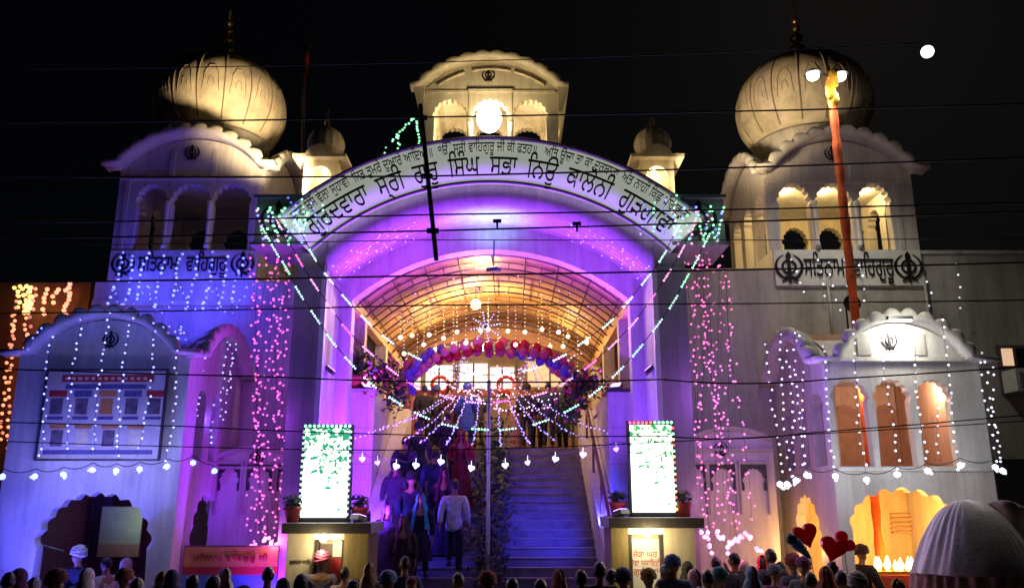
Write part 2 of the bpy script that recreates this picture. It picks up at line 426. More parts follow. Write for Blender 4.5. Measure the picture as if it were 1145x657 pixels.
# back ring of the deep arch with the lower, flatter opening
ax_l = X(394, 335, YS); ax_r = X(704, 335, YS); z_ax = Z(335, YS); z_cr = Z(279, YS)
mb = MB()
O = [(gx + (R_SOF + .1) * sin(t), ZC + (R_SOF + .1) * cos(t)) for t in [-th_s + 2 * th_s * i / 32 for i in range(33)]]
I = seg_arc(ax_l, ax_r, z_ax, z_cr, 32)
out = [(xi_l - .1, 0)] + O + [(xi_r + .1, 0), (ax_r, 0)] + I[::-1] + [(ax_l, 0)]
mb.panel(out, [], .35, front(YS - .003)); mb.build('inner_arch_wall', M['paint'], gate)
# blocks with the khanda emblems
zb0 = Z(272, YG); zb1 = Z(224, YG)
for sg, pa, pb in ((-1, 287, 344), (1, 752, 809)):
    xa = X(pa, 250, YG); xb = X(pb, 250, YG)
    mb = MB(); mb.box(xa, xb, YG - .08, YG + 1.2, zb0, zb1); mb.box(xa - .05, xb + .05, YG - .14, YG + 1.22, zb0 - .07, zb0 - .003); mb.box(xa - .05, xb + .05, YG - .14, YG + 1.22, zb1 + .003, zb1 + .07)
    bl = mb.build('corner_block', M['pillar'], gate)
    mb = MB(); khanda(mb, ((xa + xb) / 2 + (-.06 if sg < 0 else 0), (zb0 + zb1) / 2), .40, front(YG - .085)); mb.build('emblem', M['black'], bl)

# ================================================================== STAIR, LANDING
zl = 4.0; n_st = 24; y_s0 = 14.2; y_s1 = 21.0; xs0 = gx - 2.12; xs1 = gx + 2.08
mb = MB(); nb = MB()
rise = zl / n_st; run = (y_s1 - y_s0) / n_st
for i in range(n_st):
    y = y_s0 + i * run; z = (i + 1) * rise
    mb.box(xs0, xs1, y, y + run - .002 if i < n_st - 1 else y_s1 - .002, 0 if i < 3 else z - 3 * rise, z - .025)
    nb.box(xs0 + .01, xs1 - .01, y - .02, y + run - .025, z - .022, z)
stair = mb.build('staircase', M['stone']); tag(stair, 'wide stone staircase climbing through the arched gateway', 'staircase')
nb.build('tread', M['nosing'], stair)
mb = MB()
for xa, xb, nm in ((xs0 - .34, xs0 - .004, ''), (xs1 + .004, xs1 + .34, '')):
    y0 = y_s0 - .3; sl = zl / (y_s1 - y_s0)
    P = [(y0, 0), (y_s1, 0), (y_s1, zl + 1.0), (y0 + .35, .15 + .95), (y0, 1.0)]
    b = MB(); b.panel([(a, z) for a, z in P], [], xb - xa, right(xb)); b.build('stringer_wall', M['paint'], stair)
struct(MB().box(xs0 - 2, xs1 + 2, y_s1, 24.55, 3.6, zl).build('landing_floor', M['stone']))
struct(MB().box(-9, 8, 24.9, 31, 3.6, zl).build('hall_floor', M['stone']))
# steel handrail on the right stringer
hr = thing('handrail', 'brown steel handrail along the right side of the staircase', 'handrail', (xs1, y_s0, 0))
mb = MB(); xr = xs1 + .1
top = [(xr, y_s0 + 1.0 + k * 1.45, (1.0 + k * 1.45) * sl + 1.75) for k in range(5)]
mb.tube(top, .035, 8); mb.build('top_rail', M['iron'], hr)
for t in top:
    MB().tube([(t[0], t[1], t[2] - .75), t], .025, 6).build('post', M['iron'], hr)
# side blocks flanking the stair behind the pillars
YB = 17.35; zpar = Z(438, YB)
for sg, xa, xb, lab in ((-1, xi_l - .2, xs0 - .36, 'plain wall block left of the staircase with a leafy potted plant on top'), (1, xs1 + .36, xi_r + .2, 'plain wall block right of the staircase under the dark rail')):
    b = MB().box(xa, xb, YB, 24.5, 0, zpar).build('flanking_wall', M['paint']); tag(b, lab, 'wall')
    MB().box(xa - .01, xb + .04, YB - .05, YB + .35, zpar + .003, zpar + .07).build('coping', M['paint2'] if sg < 0 else M['frame'], b)
    mb = MB()
    for k in range(1, 3): mb.box(xa + .01, xb - .01, YB - .006, YB - .001, zpar - k * .75, zpar - k * .75 + .012)
    mb.build('groove', M['pillar'], b)

# ================================================================== BARREL CANOPY
YV0 = YS + .45; YV1 = 24.5
cv0l = X(394, 336, YV0 + .1) ; cv0r = X(704, 336, YV0 + .1); zv = Z(336, YV0 + .1); zvp = Z(277, YV0 + .1)
cvl, cvr = cv0l, cv0r
can = thing('barrel_canopy', 'curved canopy on brown iron trusses over the stair landing', 'canopy', (gx, YV0, zl))
A = seg_arc(cvl, cvr, zv, zvp, 40)
def off_arc(d): 
    c = (cvl + cvr) / 2; h = (cvr - cvl) / 2; r = zvp - zv; R = (h * h + r * r) / (2 * r); zc = zvp - R; th = math.asin(min(1, h / R))
    return lambda s: (c + (R - d) * sin(-th + 2 * th * s), zc + (R - d) * cos(-th + 2 * th * s))
mb = MB(); vs = []; fs = []
for (a, z) in A: vs += [(a, YV0, z + .05), (a, YV1, z + .05), (a, YV1, z + .08), (a, YV0, z + .08)]
for i in range(len(A) - 1):
    for j in range(4): fs.append((i * 4 + j, i * 4 + (j + 1) % 4, i * 4 + 4 + (j + 1) % 4, i * 4 + 4 + j))
mb.add(vs, fs, True); mb.build('roof_sheet', M['sheet'], can)
f0 = off_arc(.02); f1 = off_arc(.17)
nt = 8
for k in range(nt):
    y = YV0 + .05 + (YV1 - YV0 - .15) * k / (nt - 1)
    mb = MB()
    for f, r in ((f0, .018), (f1, .022)):
        mb.tube([(f(i / 32)[0], y, f(i / 32)[1]) for i in range(33)], r, 6)
    for i in range(1, 16):
        s = .03 + .94 * i / 16; mb.tube([(f0(s)[0], y, f0(s)[1]), (f1(s)[0], y, f1(s)[1])], .012, 5)
    mb.build('truss', M['iron'], can)
for k in range(9):
    s = (k + .0) / 8 * .94 + .03; a, z = off_arc(.06)(s)
    MB().tube([(a, YV0, z), (a, YV1, z)], .018, 6).build('purlin', M['iron'], can)
for xa in (cvl, cvr):
    MB().box(xa - .09, xa + .09, YV0, YV1, zv - .22, zv + .04).build('eaves_beam', M['sheet'], can)
    for y in (YV0 + 1.1, YV0 + 4.2, YV1 - .2):
        MB().box(xa - .14, xa + .14, y - .14, y + .14, zpar if abs(xa - gx) > 2.5 else zl, zv - .225).build('column', M['cream'], can)

# ================================================================== HALL BEHIND THE LANDING
YH = 24.6
hx0 = X(440, 440, YH); hx1 = X(655, 440, YH); zh = Z(405, YH); zhp = Z(379, YH)
hall = thing('prayer_hall', 'warm brown hall front with a wide arched doorway behind the landing', 'hall', (gx, YH, zl))
mb = MB()
P = [(cvl - 1.3, 3.2), (hx0, 3.2)] + seg_arc(hx0, hx1, zh, zhp, 24) + [(hx1, 3.2), (cvr + 1.3, 3.2), (cvr + 1.3, zvp + .6), (cvl - 1.3, zvp + .6)]
mb.panel(P, [], .3, front(YH)); mb.build('front_wall', M['brownwall'], hall)
zbm = Z(443, YH)
mb = MB(); mb.box(hx0 + .01, hx1 - .01, YH + .02, YH + .22, zbm, zbm + .2); mb.build('lintel', M['redbeam'], hall)
for px in (452, 510, 578, 640):
    x = X(px, 430, YH); MB().box(x - .045, x + .045, YH + .03, YH + .2, zl, zhp - (.35 if px in (452, 640) else .08)).build('door_post', M['frame'], hall)
mb = MB(); mb.box(-9, 8, 30.5, 30.7, 3.2, 10.5); mb.build('rear_wall', M['brownwall'], hall)
MB().box(-9, -8.8, 25, 30.5, 3.2, 10).build('side_wall', M['brownwall'], hall); MB().box(7.8, 8, 25, 30.5, 3.2, 10).build('side_wall', M['brownwall'], hall)
mb = MB(); mb.box(-9, 8, 24.95, 30.7, 8.2, 8.4); mb.build('ceiling', M['cream'], hall)
litw = emit('lit_window', (1, .90, .84), .95); litw2 = emit('lit_warm_window', (1, .55, .22), .6)
for k, (a, b, c, d, m_) in enumerate(((420, 470, 404, 436, litw), (476, 506, 408, 436, litw), (514, 545, 406, 434, litw), (548, 575, 410, 434, litw), (590, 640, 404, 432, litw2), (470, 500, 446, 462, litw), (596, 622, 448, 466, litw))):
    mb = MB(); mb.box(X(a, 420, 30.4), X(b, 420, 30.4), 30.42, 30.48, Z(d, 30.4), Z(c, 30.4))
    wn = mb.build('window', m_, hall)
    mb = MB(); xm = X((a + b) / 2, 420, 30.4); mb.box(xm - .03, xm + .03, 30.38, 30.418, Z(d, 30.4), Z(c, 30.4)); mb.build('mullion', M['frame'], wn)
# round wreaths on the glazing over the doors
for k, px in enumerate((492, 566)):
    c = at(px, 430, YH - .1); mb = MB()
    mb.tube([(c.x + .24 * cos(t), c.y, c.z + .24 * sin(t)) for t in [2 * pi * i / 20 for i in range(20)]], .05, 6, close=True)
    for i in range(12):
        t = 2 * pi * i / 12; mb.ball((c.x + .24 * cos(t), c.y - .03, c.z + .24 * sin(t)), .06, 6, 4)
    tag(mb.build('wreath', M['redcloth']), ('round red flower wreath hung left of the hall doors' if k == 0 else 'round red flower wreath hung right of the hall doors'), 'wreath', 'wreaths over the hall doors')

# ================================================================== PAVILION-LIKE BUILDINGS
def dome(name, label, c, R, n=16):
    """c: centre of the widest ring"""
    d = thing(name, label, 'dome', (c[0], c[1], c[2] - R * .62))
    prof = []
    for i in range(25):
        t = i / 24
        # onion: from base up
        ang = -.72 + t * (pi / 2 + .66)
        r = R * cos(ang) ** (1 if ang < 0 else .92); z = R * (.92 * sin(ang) if ang < 0 else .84 * sin(ang))
        prof.append((max(r, .02), z))
    rf = lambda t: 1 + .012 * abs(sin(n * t / 2)) ** .5
    mb = MB(); mb.lathe(prof, c, 96, rf); shell = mb.build('shell', M['dome'], d)
    def surf(th, i, out=.012):
        i = max(0, min(23.999, i)); a = int(i); f = i - a
        r = prof[a][0] * (1 - f) + prof[a + 1][0] * f + out; z = prof[a][1] * (1 - f) + prof[a + 1][1] * f
        return (c[0] + r * cos(th), c[1] + r * sin(th), c[2] + z)
    mb = MB()
    for k in range(n):
        th = 2 * pi * k / n
        mb.tube([surf(th, i, .012) for i in range(1, 23)], .019 * R / 1.6, 5)
    mb.build('rib', M['domeline'], shell)
    mb = MB()
    for k in range(n):
        th = 2 * pi * (k + .5) / n; hw = pi / n * .62
        P = []
        for q in range(19):
            t = q / 18; ang = pi * t
            P.append(surf(th - hw * cos(ang) * (1 - .12 * abs(sin(5 * ang))), 5.6 + 5.6 * sin(ang) ** .8 * (1 - .06 * abs(sin(5 * ang))), .020))
        mb.tube(P, .011 * R / 1.6, 4)
        P = [surf(th - hw * .35 * cos(pi * q / 8), 6.6 + 1.6 * sin(pi * q / 8), .020) for q in range(9)]
        mb.tube(P, .009 * R / 1.6, 4)
    mb.build('relief', M['domeline'], shell)
    mb = MB(); zb = prof[0][1]; mb.lathe([(prof[0][0] * 1.0, zb - R * .34), (prof[0][0] * 1.03, zb - R * .1), (prof[0][0] * 1.06, zb - R * .05), (prof[0][0] * 1.06, zb), (prof[0][0] * .98, zb + .02)], c, 48)
    mb.build('drum', M['paint2'], d)
    # lotus cap and finial
    zt = prof[-3][1]
    mb = MB(); mb.lathe([(R * .50, zt - R * .165), (R * .53, zt - R * .17), (R * .34, zt - R * .02), (R * .2, zt + R * .09), (R * .1, zt + R * .16), (.01, zt + R * .18)], c, 48, lambda t: 1 + .07 * abs(sin(8 * t)))
    mb.build('lotus_cap', M['lotus'], d)
    mb = MB(); z = zt + R * .14; pr = [(R * .06, z)]
    for (r, h) in ((.10, .16), (.075, .14), (.055, .12), (.04, .10)):
        for i in range(9):
            q = pi * i / 8; pr.append((R * (.018 + r * sin(q)), z + R * h * (1 - cos(q)) / 2))
        z += R * h * 1.25; pr.append((R * .018, z))
    pr += [(R * .02, z + R * .12), (.006, z + R * .3)]
    mb.lathe(pr, c, 14); mb.build('finial', M['brass'], d)
    return d

def tower(label, pL, pR, Yf, depth, py_b, py_e, py_p, opn, text, mt, lit, emb, side, dome_px, dome_lab):
    cpx = (pL + pR) / 2
    x0 = X(pL, 290, Yf); x1 = X(pR, 290, Yf); zb = Z(py_b, Yf); ze = Z(py_e, Yf); zp = Z(py_p, Yf)
    xc = (x0 + x1) / 2
    t = thing('corner_tower', label, 'tower', (xc, Yf, zb))
    zo0 = Z(279, Yf)
    holes = []
    for a, b in opn:
        xa = X(a, 250, Yf); xb = X(b, 250, Yf); holes.append(cusp((xa + xb) / 2, (xb - xa) * 1.14, zo0, Z(228, Yf), Z(205, Yf), 9))
    mb = MB(); mb.panel(gable_outline(x0, x1, zb, ze, zp - .12), holes, .22, front(Yf))
    mb.build('front_wall', M[mt], t)
    yb = Yf + depth
    # back wall, sides (arched openings in each)
    wd = depth - .44
    sh = [cusp(Yf + .22 + wd * (i + .5) / 3 + (0), wd / 3 * .72, zo0, Z(228, Yf), Z(207, Yf), 9) for i in range(3)]
    mb = MB(); P = gable_outline(Yf + .225, yb - .225, zb, ze, zp - .12)
    mb.panel(P, sh, .2, right(x1 - .003)); mb.build('side_wall', M[mt], t); mb = MB(); mb.panel(P, sh, .2, left(x0 + .003)); mb.build('side_wall', M[mt], t)
    zr = Z(254, yb - .22); bh = [cusp(xc + (x1 - x0 - .5) / 3 * k, (x1 - x0 - .5) / 3 * .70, zo0, zr - .5, zr, 9) for k in (-1, 0, 1)]
    mb = MB(); mb.panel(gable_outline(x0, x1, zb, ze, zp - .12), bh, .22, front(yb - .22)); mb.build('rear_wall', M['cream'] if lit else M[mt], t)
    mb = MB(); mb.box(x0 + .22, x1 - .22, Yf + .23, yb - .23, zo0 - .25, zo0 - .05); mb.build('floor_slab', M[mt], t)
    # roof barrel both ways
    mb = MB()
    A = seg_arc(x0 + .08, x1 - .08, ze, zp, 20); P = A + [(x1, ze - .12), (x0, ze - .12)]
    mb.panel(P, [], depth - .5, front(Yf + .23))
    A = seg_arc(Yf + .25, yb - .25, ze, zp, 20); P = A + [(yb - .25, ze - .11), (Yf + .25, ze - .11)]
    mb.panel(P, [], x1 - x0 - .4, right(x1 - .2)); mb.build('roof', M[mt], t)
    mb = MB(); cornice(mb, x0 - .28, x1 + .28, ze, zp, .38, 10, front(Yf), .34, .13, .1); mb.build('cornice', M[mt], t)
    for xf in (right(x1), left(x0)):
        mb = MB(); cornice(mb, Yf - .1, yb + .1, ze, zp, .30, 10, xf, .2, .12, .1); mb.build('cornice', M[mt], t)
    # pilasters, string mouldings
    mb = MB()
    for a in [(opn[i][1] + opn[i + 1][0]) / 2 for i in range(2)]:
        x = X(a, 250, Yf); mb.box(x - .05, x + .05, Yf - .03, Yf - .002, Z(207, Yf) + .06, zp - .42)
    for a in (opn[0][0] - 14, opn[-1][1] + 10):
        x = X(a, 250, Yf); mb.box(x - .05, x + .05, Yf - .03, Yf - .002, zo0, Z(200, Yf))
    mb.box(x0 + .02, x1 - .02, Yf - .05, Yf - .002, ze - .34, ze - .27); mb.build('moulding', M[mt], t)
    for a in [(opn[i][1] + opn[i + 1][0]) / 2 for i in range(2)]:
        x = X(a, 250, Yf); MB().lathe([(.055, 0), (.055, .1), (.04, .14), (.045, .7), (.06, 1.0), (.075, 1.06), (.06, 1.1)], (x, Yf - .06, zo0 + .02), 10).build('colonnette', M[mt], t)
    # lettered band
    z0 = Z(py_b, Yf) + .05; z1 = zo0 - .03
    mb = MB(); mb.box(x0 + .02, x1 - .02, Yf - .05, Yf - .002, z0, z1)
    bd = mb.build('name_band', M['board'] if lit else M['paint'], t)
    vs, fs, wdt, y0, y1 = text_pts(text, (z1 - z0) * .78)
    k = (x1 - x0) * .60 / wdt; zmid = (z0 + z1) / 2 - (y0 + y1) / 2
    mb = MB(); mb.add([(xc + v.x * k, Yf - .065 - v.z, zmid + v.y) for v in vs], fs); mb.build('lettering', M['black'], bd, fix=False)
    for sg in (-1, 1):
        mb = MB(); khanda(mb, (xc + sg * (x1 - x0) * .40, (z0 + z1) / 2), (z1 - z0) * .46, front(Yf - .052)); mb.build('emblem', M['black'], bd)
    mb = MB(); khanda(mb, (X(emb[0], emb[1], Yf), Z(emb[1], Yf)), .2, front(Yf - .002)); mb.build('emblem', M['black'], t)
    yc = Yf + depth / 2 + .1
    c = at(dome_px[0], dome_px[1], yc); R = dome_px[2]
    dome('onion_dome', dome_lab, (c.x, c.y, c.z), R)
    return (x0, x1, zb, zo0, ze, zp, xc)
TL = tower('left hand corner tower with dark arches, carrying the side-lit dome', 123, 289, 17.5, 3.3, 315, 186, 151, ((152, 182), (191, 231), (237, 276)), 'ਸਿਤਨਾਮ  ਵਾਿਹਗੁਰੂ', 'paint', False, (215, 171), 1, (247, 122, 1.60), 'ribbed plaster dome with brass spire, strongly lit from one side')
TR = tower('right hand corner tower with warmly lit arches, behind the saffron pole', 864, 1030, 17.5, 3.3, 322, 190, 153, ((874, 906), (917, 952), (965, 996)), 'ਸਿਤਨਾਮ  ਵਾਿਹਗੁਰੂ', 'paint', True, (930, 172), -1, (898, 122, 1.65), 'ribbed plaster dome with brass spire behind the twin lamps')

# main building wings under the towers
for xa, xb, pt, lab, m_ in ((X(96, 400, 17.5), xo_l + .02, 315, 'tall plain wall below the left corner tower', 'paint'), (xo_r - .02, 12.5, 285, 'long plain wall below the right corner tower', 'paint2')):
    zt = Z(pt, 17.5) if pt == 315 else Z(322, 17.5) - .003
    b = MB().box(xa, xb, 17.5, 24.4, 0, zt).build('building_wing', M[m_]); tag(b, lab, 'building')
    if pt == 285:
        MB().box(TR[1] + .01, xb, 17.5, 17.75, zt + .003, Z(284, 17.5)).build('parapet', M[m_], b)
        MB().box(xa, TR[0] - .01, 17.5, 17.75, zt + .003, Z(300, 17.5)).build('parapet', M[m_], b)
        MB().box(TR[1] + .005, xb, 17.47, 17.78, Z(284, 17.5) + .003, Z(284, 17.5) + .08).build('coping', M['paint'], b)
        for px in (928, 1037):
            x = X(px, 340, 17.45); MB().tube([(x, 17.45, Z(310, 17.5)), (x, 17.45, Z(400, 17.5))], .035, 8).build('drain_pipe', M['pillar'], b)
    else:
        MB().box(xa, xb, 17.44, 17.497, Z(342, 17.5), Z(336, 17.5)).build('moulding', M['paint'], b)

# ------------------------------------------------------------------ roof kiosk over the arch
YK = 15.75
kx0 = X(474, 130, YK); kx1 = X(624, 130, YK); kze = Z(97, YK); kzp = Z(66, YK); kzb = Z(190, YK); kxc = (kx0 + kx1) / 2
kio = thing('rooftop_kiosk', 'brightly lit kiosk with three cusped arches above the signboard', 'kiosk', (kxc, YK, kzb))
kd = 2.3
kh = []
for a, b in ((484, 523), (527, 569), (573, 612)):
    xa = X(a, 140, YK); xb = X(b, 140, YK); kh.append(cusp((xa + xb) / 2, xb - xa, Z(178, YK), Z(132, YK), Z(111, YK), 9))
mb = MB(); mb.panel(gable_outline(kx0, kx1, kzb, kze, kzp - .05), kh, .2, front(YK)); mb.build('front_wall', M['cream'], kio)
bh = []
for a, b in ((491, 523), (531, 563), (574, 606)):
    xa = X(a, 150, YK + kd); xb = X(b, 150, YK + kd); bh.append(cusp((xa + xb) / 2, xb - xa, Z(178, YK + kd), Z(155, YK + kd), Z(143, YK + kd), 9))
mb = MB(); mb.panel(gable_outline(kx0, kx1, kzb, kze, kzp - .05), bh, .2, front(YK + kd)); mb.build('rear_wall', M['cream'], kio)
mb = MB(); ph = [cusp(YK + kd / 2 + .1, .9, Z(178, YK), Z(132, YK), Z(111, YK))]
P = rect(YK + .205, YK + kd - .005, kzb, kze + .02); mb.panel(P, ph, .18, right(kx1)); mb.build('side_wall', M['cream'], kio); mb = MB(); mb.panel(P, ph, .18, left(kx0)); mb.build('side_wall', M['cream'], kio)
mb = MB(); A = seg_arc(kx0 + .05, kx1 - .05, kze + .05, kzp + .02, 20); A2 = seg_arc(kx0 + .3, kx1 - .3, kze + .03, kzp - .12, 20)
mb.panel(A + A2[::-1], [], kd - .25, front(YK + .205)); mb.build('roof', M['cream'], kio)
mb = MB(); cornice(mb, X(460, 97, YK), X(635, 97, YK), kze, kzp, .26, 10, front(YK), .2, .10, .09); mb.build('cornice', M['cream'], kio)
for xf in (left(kx0), right(kx1)):
    mb = MB(); vs = []
    for y in (YK - .1, YK + kd + .1):
        for (o, z) in ((0, kze + .02), (.22, kze + .02), (.22, kze - .1), (.08, kze - .62), (0, kze - .62)): vs.append(xf(y, o, z))
    mb.add(vs, [(0, 1, 2, 3, 4), (9, 8, 7, 6, 5)] + [(i, (i + 1) % 5, (i + 1) % 5 + 5, i + 5) for i in range(5)]); mb.build('side_eaves', M['cream'], kio)
mb = MB()
for (a, b) in ((487, 520), (529, 570), (578, 610)):
    seg = seg_arc(kx0 + .28, kx1 - .28, kze + .02, kzp - .25, 30)
    P = [(x, YK - .02, z) for x, z in seg if X(a - 4, 85, YK) < x < X(b + 4, 85, YK)]
    if len(P) > 1: mb.tube(P, .03, 5)
mb.box(kx0 + .05, kx1 - .05, YK - .035, YK - .002, kze - .16, kze - .10)
xa = X(527, 110, YK); xb = X(570, 110, YK)
mb.box(xa - .06, xb + .06, YK - .07, YK - .002, Z(104, YK), Z(101, YK)); mb.box(xa - .05, xa, YK - .03, YK - .002, Z(150, YK), Z(104.5, YK)); mb.box(xb, xb + .05, YK - .03, YK - .002, Z(150, YK), Z(104.5, YK))
mb.build('moulding', M['cream'], kio)
for px in (525, 571):
    x = X(px, 150, YK); MB().lathe([(.05, 0), (.05, .08), (.035, .12), (.04, .5), (.055, .68), (.07, .72), (.06, .76)], (x, YK - .04, Z(175, YK)), 10).build('colonnette', M['white'], kio)
mb = MB(); khanda(mb, (X(546, 85, YK), Z(85, YK)), .16, front(YK - .003)); mb.build('emblem', M['black'], kio)
mb = MB(); mb.box(kx0 + .21, kx1 - .21, YK + .21, YK + kd - .01, kzb + .02, Z(180, YK)); mb.build('floor_slab', M['cream'], kio)

# ------------------------------------------------------------------ small domed turrets
def turret(label, pxc, Yt, lamp_pos):
    xc = X(pxc, 190, Yt); zb = Z(235, Yt); ze = Z(185, Yt); w2 = .36
    t = thing('domed_turret', label, 'turret', (xc, Yt, zb), 'small turrets behind the signboard')
    h = roundarch(xc, .46, zb + .05, Z(205, Yt), Z(193, Yt))
    b = MB()
    b.panel(rect(xc - w2, xc + w2, zb, ze), [h], .08, front(Yt - w2)); b.panel(rect(xc - w2, xc + w2, zb, ze), [], .08, back(Yt + w2))
    hs = roundarch(Yt, .46, zb + .05, Z(205, Yt), Z(193, Yt))
    b.panel(rect(Yt - w2 + .082, Yt + w2 - .082, zb, ze), [hs], .08, right(xc + w2 - .002)); b.panel(rect(Yt - w2 + .082, Yt + w2 - .082, zb, ze), [hs], .08, left(xc - w2 + .002))
    b.build('body', M['cream'], t)
    b = MB(); A = seg_arc(xc - .3, xc + .3, ze + .04, ze + .26, 16); b.panel(A + [(xc + .56, ze + .04), (xc + .56, ze - .03), (xc - .56, ze - .03), (xc - .56, ze + .04)], [], 1.1, front(Yt - .55)); b.build('eaves', M['cream'], t)
    b = MB(); R = .38; c = (xc, Yt, ze + .46)
    prof = [(R * .75, -.25), (R * .95, -.1)] + [(R * cos(a) + .005, R * 1.1 * sin(a)) for a in [i * pi / 2 / 10 for i in range(11)]]
    b.lathe(prof, c, 48, lambda q: 1 + .07 * abs(sin(8 * q))); b.build('dome', M['turretdome'], t)
    b = MB(); z = R * 1.08; b.lathe([(.12, z - .04), (.1, z + .02), (.03, z + .06), (.07, z + .12), (.03, z + .18), (.05, z + .23), (.015, z + .28), (.01, z + .5)], c, 12); b.build('finial', M['brass'], t)
    f = MB().ball((xc, Yt, ze - .14), .06, 10, 6).build('bulb', EM['lampy'], t)
    light('POINT', (xc, Yt - .05, ze - .26), 22, (1, .72, .36), .06)
    light('POINT', (xc - .0, Yt - .6, ze - .45), 5, (1, .72, .36), .06)
turret('small lit turret with fluted dome beside the red flag mast', 363, 16.6, None)
turret('small lit turret with fluted dome between signboard and right tower', 731, 16.6, None)

# ================================================================== STREET-LEVEL PAVILIONS
YP = 14.5
def pavilion(name, label, x0, x1, ze, zp, holes, tilt, sideface, sholes, mt, emb, N, depth=2.99, slab=None, inner=None):
    t = thing(name, label, 'pavilion', ((x0 + x1) / 2, YP, 0))
    mb = MB(); mb.panel(gable_outline(x0, x1, 0, ze, zp - .1, .25), holes, .2, front(YP)); mb.build('front_wall', M[mt], t)
    y1 = YP + depth
    P = gable_outline(YP + .205, y1, 0, ze, zp - .15)
    mb = MB(); mb.panel(P, sholes, .2, right(x1 - .003) if sideface > 0 else left(x0 + .003)); mb.build('side_wall', M[mt], t)
    mb = MB(); mb.panel(P, [], .2, left(x0 + .003) if sideface > 0 else right(x1 - .003)); mb.build('side_wall', M[mt], t)
    mb = MB(); A = seg_arc(x0 + .27, x1 - .27, ze, zp - .02, 20); mb.panel(A + [(x1 - .02, ze - .1), (x0 + .02, ze - .1)], [], depth - .3, front(YP + .21))
    A = seg_arc(YP + .25, y1 - .05, ze, zp - .12, 20); mb.panel(A + [(y1 - .02, ze - .09), (YP + .22, ze - .09)], [], x1 - x0 - .45, right(x1 - .22)); mb.build('roof', M[mt], t)
    mb = MB(); cornice(mb, x0 - .25, x1 + .25, ze, zp, .24, N, front(YP), .45, .12, .08); mb.build('cornice', M[mt], t)
    mb = MB(); cornice(mb, YP - .1, y1 - .02, ze, zp - .05, .30, N, right(x1) if sideface > 0 else left(x0), .25, .12, .1); mb.build('cornice', M[mt], t)
    if slab: MB().box(x0 + .205, x1 - .205, YP + .205, y1 - .02, slab - .2, slab).build('floor_slab', M[mt], t)
    if inner:
        for (za, zb_, m2) in inner: MB().box(x0 + .21, x1 - .21, y1 - .12, y1 - .02, za, zb_).build('inner_wall', M[m2], t)
    mb = MB(); khanda(mb, (X(emb[0], emb[1], YP), Z(emb[1], YP)), emb[2], front(YP - .003)); mb.build('emblem', M['black'], t)
    return t
# left (poster) pavilion
lx0 = X(12, 470, YP); lx1 = X(206, 470, YP)
lze = Z(393, YP); lzp = Z(352, YP)
za = X(40, 560, YP)
lh = [cusp((X(38, 600, YP) + X(170, 600, YP)) / 2, X(170, 600, YP) - X(38, 600, YP), .13, Z(612, YP), Z(550, YP), 11, .5)]
sh = [cusp(YP + 1.5, 1.4, .13, 1.9, Z(548, 15.5), 9)] + [roundarch(YP + a, .42, Z(515, 15.6), Z(450, 15.6), Z(437, 15.6)) for a in (.75, 1.5)]
pavL = pavilion('poster_pavilion', 'street pavilion washed in blue light, carrying a large printed poster', lx0, lx1, lze, lzp, lh, 0, 1, sh, 'paint', (124, 380, .17), 10, slab=Z(533, YP), inner=[(.13, 3.0, 'maroonint')])
# lit inner doorway seen through the arch, stair rails
b = MB(); b.box(X(112, 600, 16.9), X(158, 600, 16.9), 16.85, 16.9, Z(622, 16.9), Z(566, 16.9)); b.build('lit_inner_wall', M['interior'], pavL)
b = MB(); b.box(X(112, 600, 16.85), X(158, 600, 16.85), 16.80, 16.845, Z(622, 16.8), Z(608, 16.8)); b.build('brown_dado', M['brownwall'], pavL)
b = MB(); b.box(X(60, 600, 16.9), X(82, 600, 16.9), 16.86, 16.9, .13, Z(570, 16.9)); b.build('inner_pilaster', M['interior'], pavL)
light('POINT', (X(138, 580, 16), 16.4, Z(580, 16)), 4, (.85, 1, .6), .08)
mr = thing('stair_rail', 'pale tube rails inside the dark arch of the poster pavilion', 'railing', (X(42, 620, 14.9), 14.9, .12))
for k in range(3):
    x = X(36 + k * 5, 620, 14.9); MB().tube([(x, 14.9, .12), (x, 14.9, Z(606 + k * 5, 14.9))], .025, 6).build('post', M['steel'], mr)
MB().tube([(X(33, 610, 14.9), 14.9, Z(606, 14.9)), (X(50, 618, 14.9), 15.5, Z(618, 14.9))], .025, 6).build('rail', M['steel'], mr)
# poster
po = thing('printed_poster', 'large framed flex poster with rows of portraits and red headline strips', 'poster', (X(112, 520, YP), YP - .1, Z(516, YP)))
qx0 = X(50, 470, YP); qx1 = X(183, 470, YP); qz0 = Z(513, YP); qz1 = Z(415, YP)
MB().box(qx0, qx1, YP - .08, YP - .045, qz0, qz1).build('sheet', mat('poster_sheet', (.62, .56, .62), .35, .25, 3), po)
b = MB(); 
for (a, c, d, e) in ((qx0 - .03, qx1 + .03, qz0 - .03, qz0 - .002), (qx0 - .03, qx1 + .03, qz1 + .002, qz1 + .03), (qx0 - .03, qx0 - .002, qz0, qz1), (qx1 + .002, qx1 + .03, qz0, qz1)): b.box(a, c, YP - .11, YP - .04, d, e)
b.build('frame', M['frame'], po)
pw = qx1 - qx0; ph_ = qz1 - qz0
prn = {'r': mat('poster_red', (.62, .05, .07), .4, .7, 45), 'b': mat('poster_blue', (.16, .14, .40), .4, .8, 45), 'p': mat('poster_portrait', (.20, .15, .22), .4, .7, 7), 'w': mat('poster_pale', (.80, .70, .55), .4, .3, 5), 'o': mat('poster_orange', (.60, .25, .10), .4, .3, 5)}
def pr(u0, u1, v0, v1, k, nm, lift=.004):
    MB().box(qx0 + u0 * pw, qx0 + u1 * pw, YP - .08 - lift, YP - .0805, qz0 + v0 * ph_, qz0 + v1 * ph_).build(nm, prn[k], po)
pr(.12, .90, .87, .95, 'r', 'headline'); pr(.16, .84, .79, .84, 'b', 'headline')
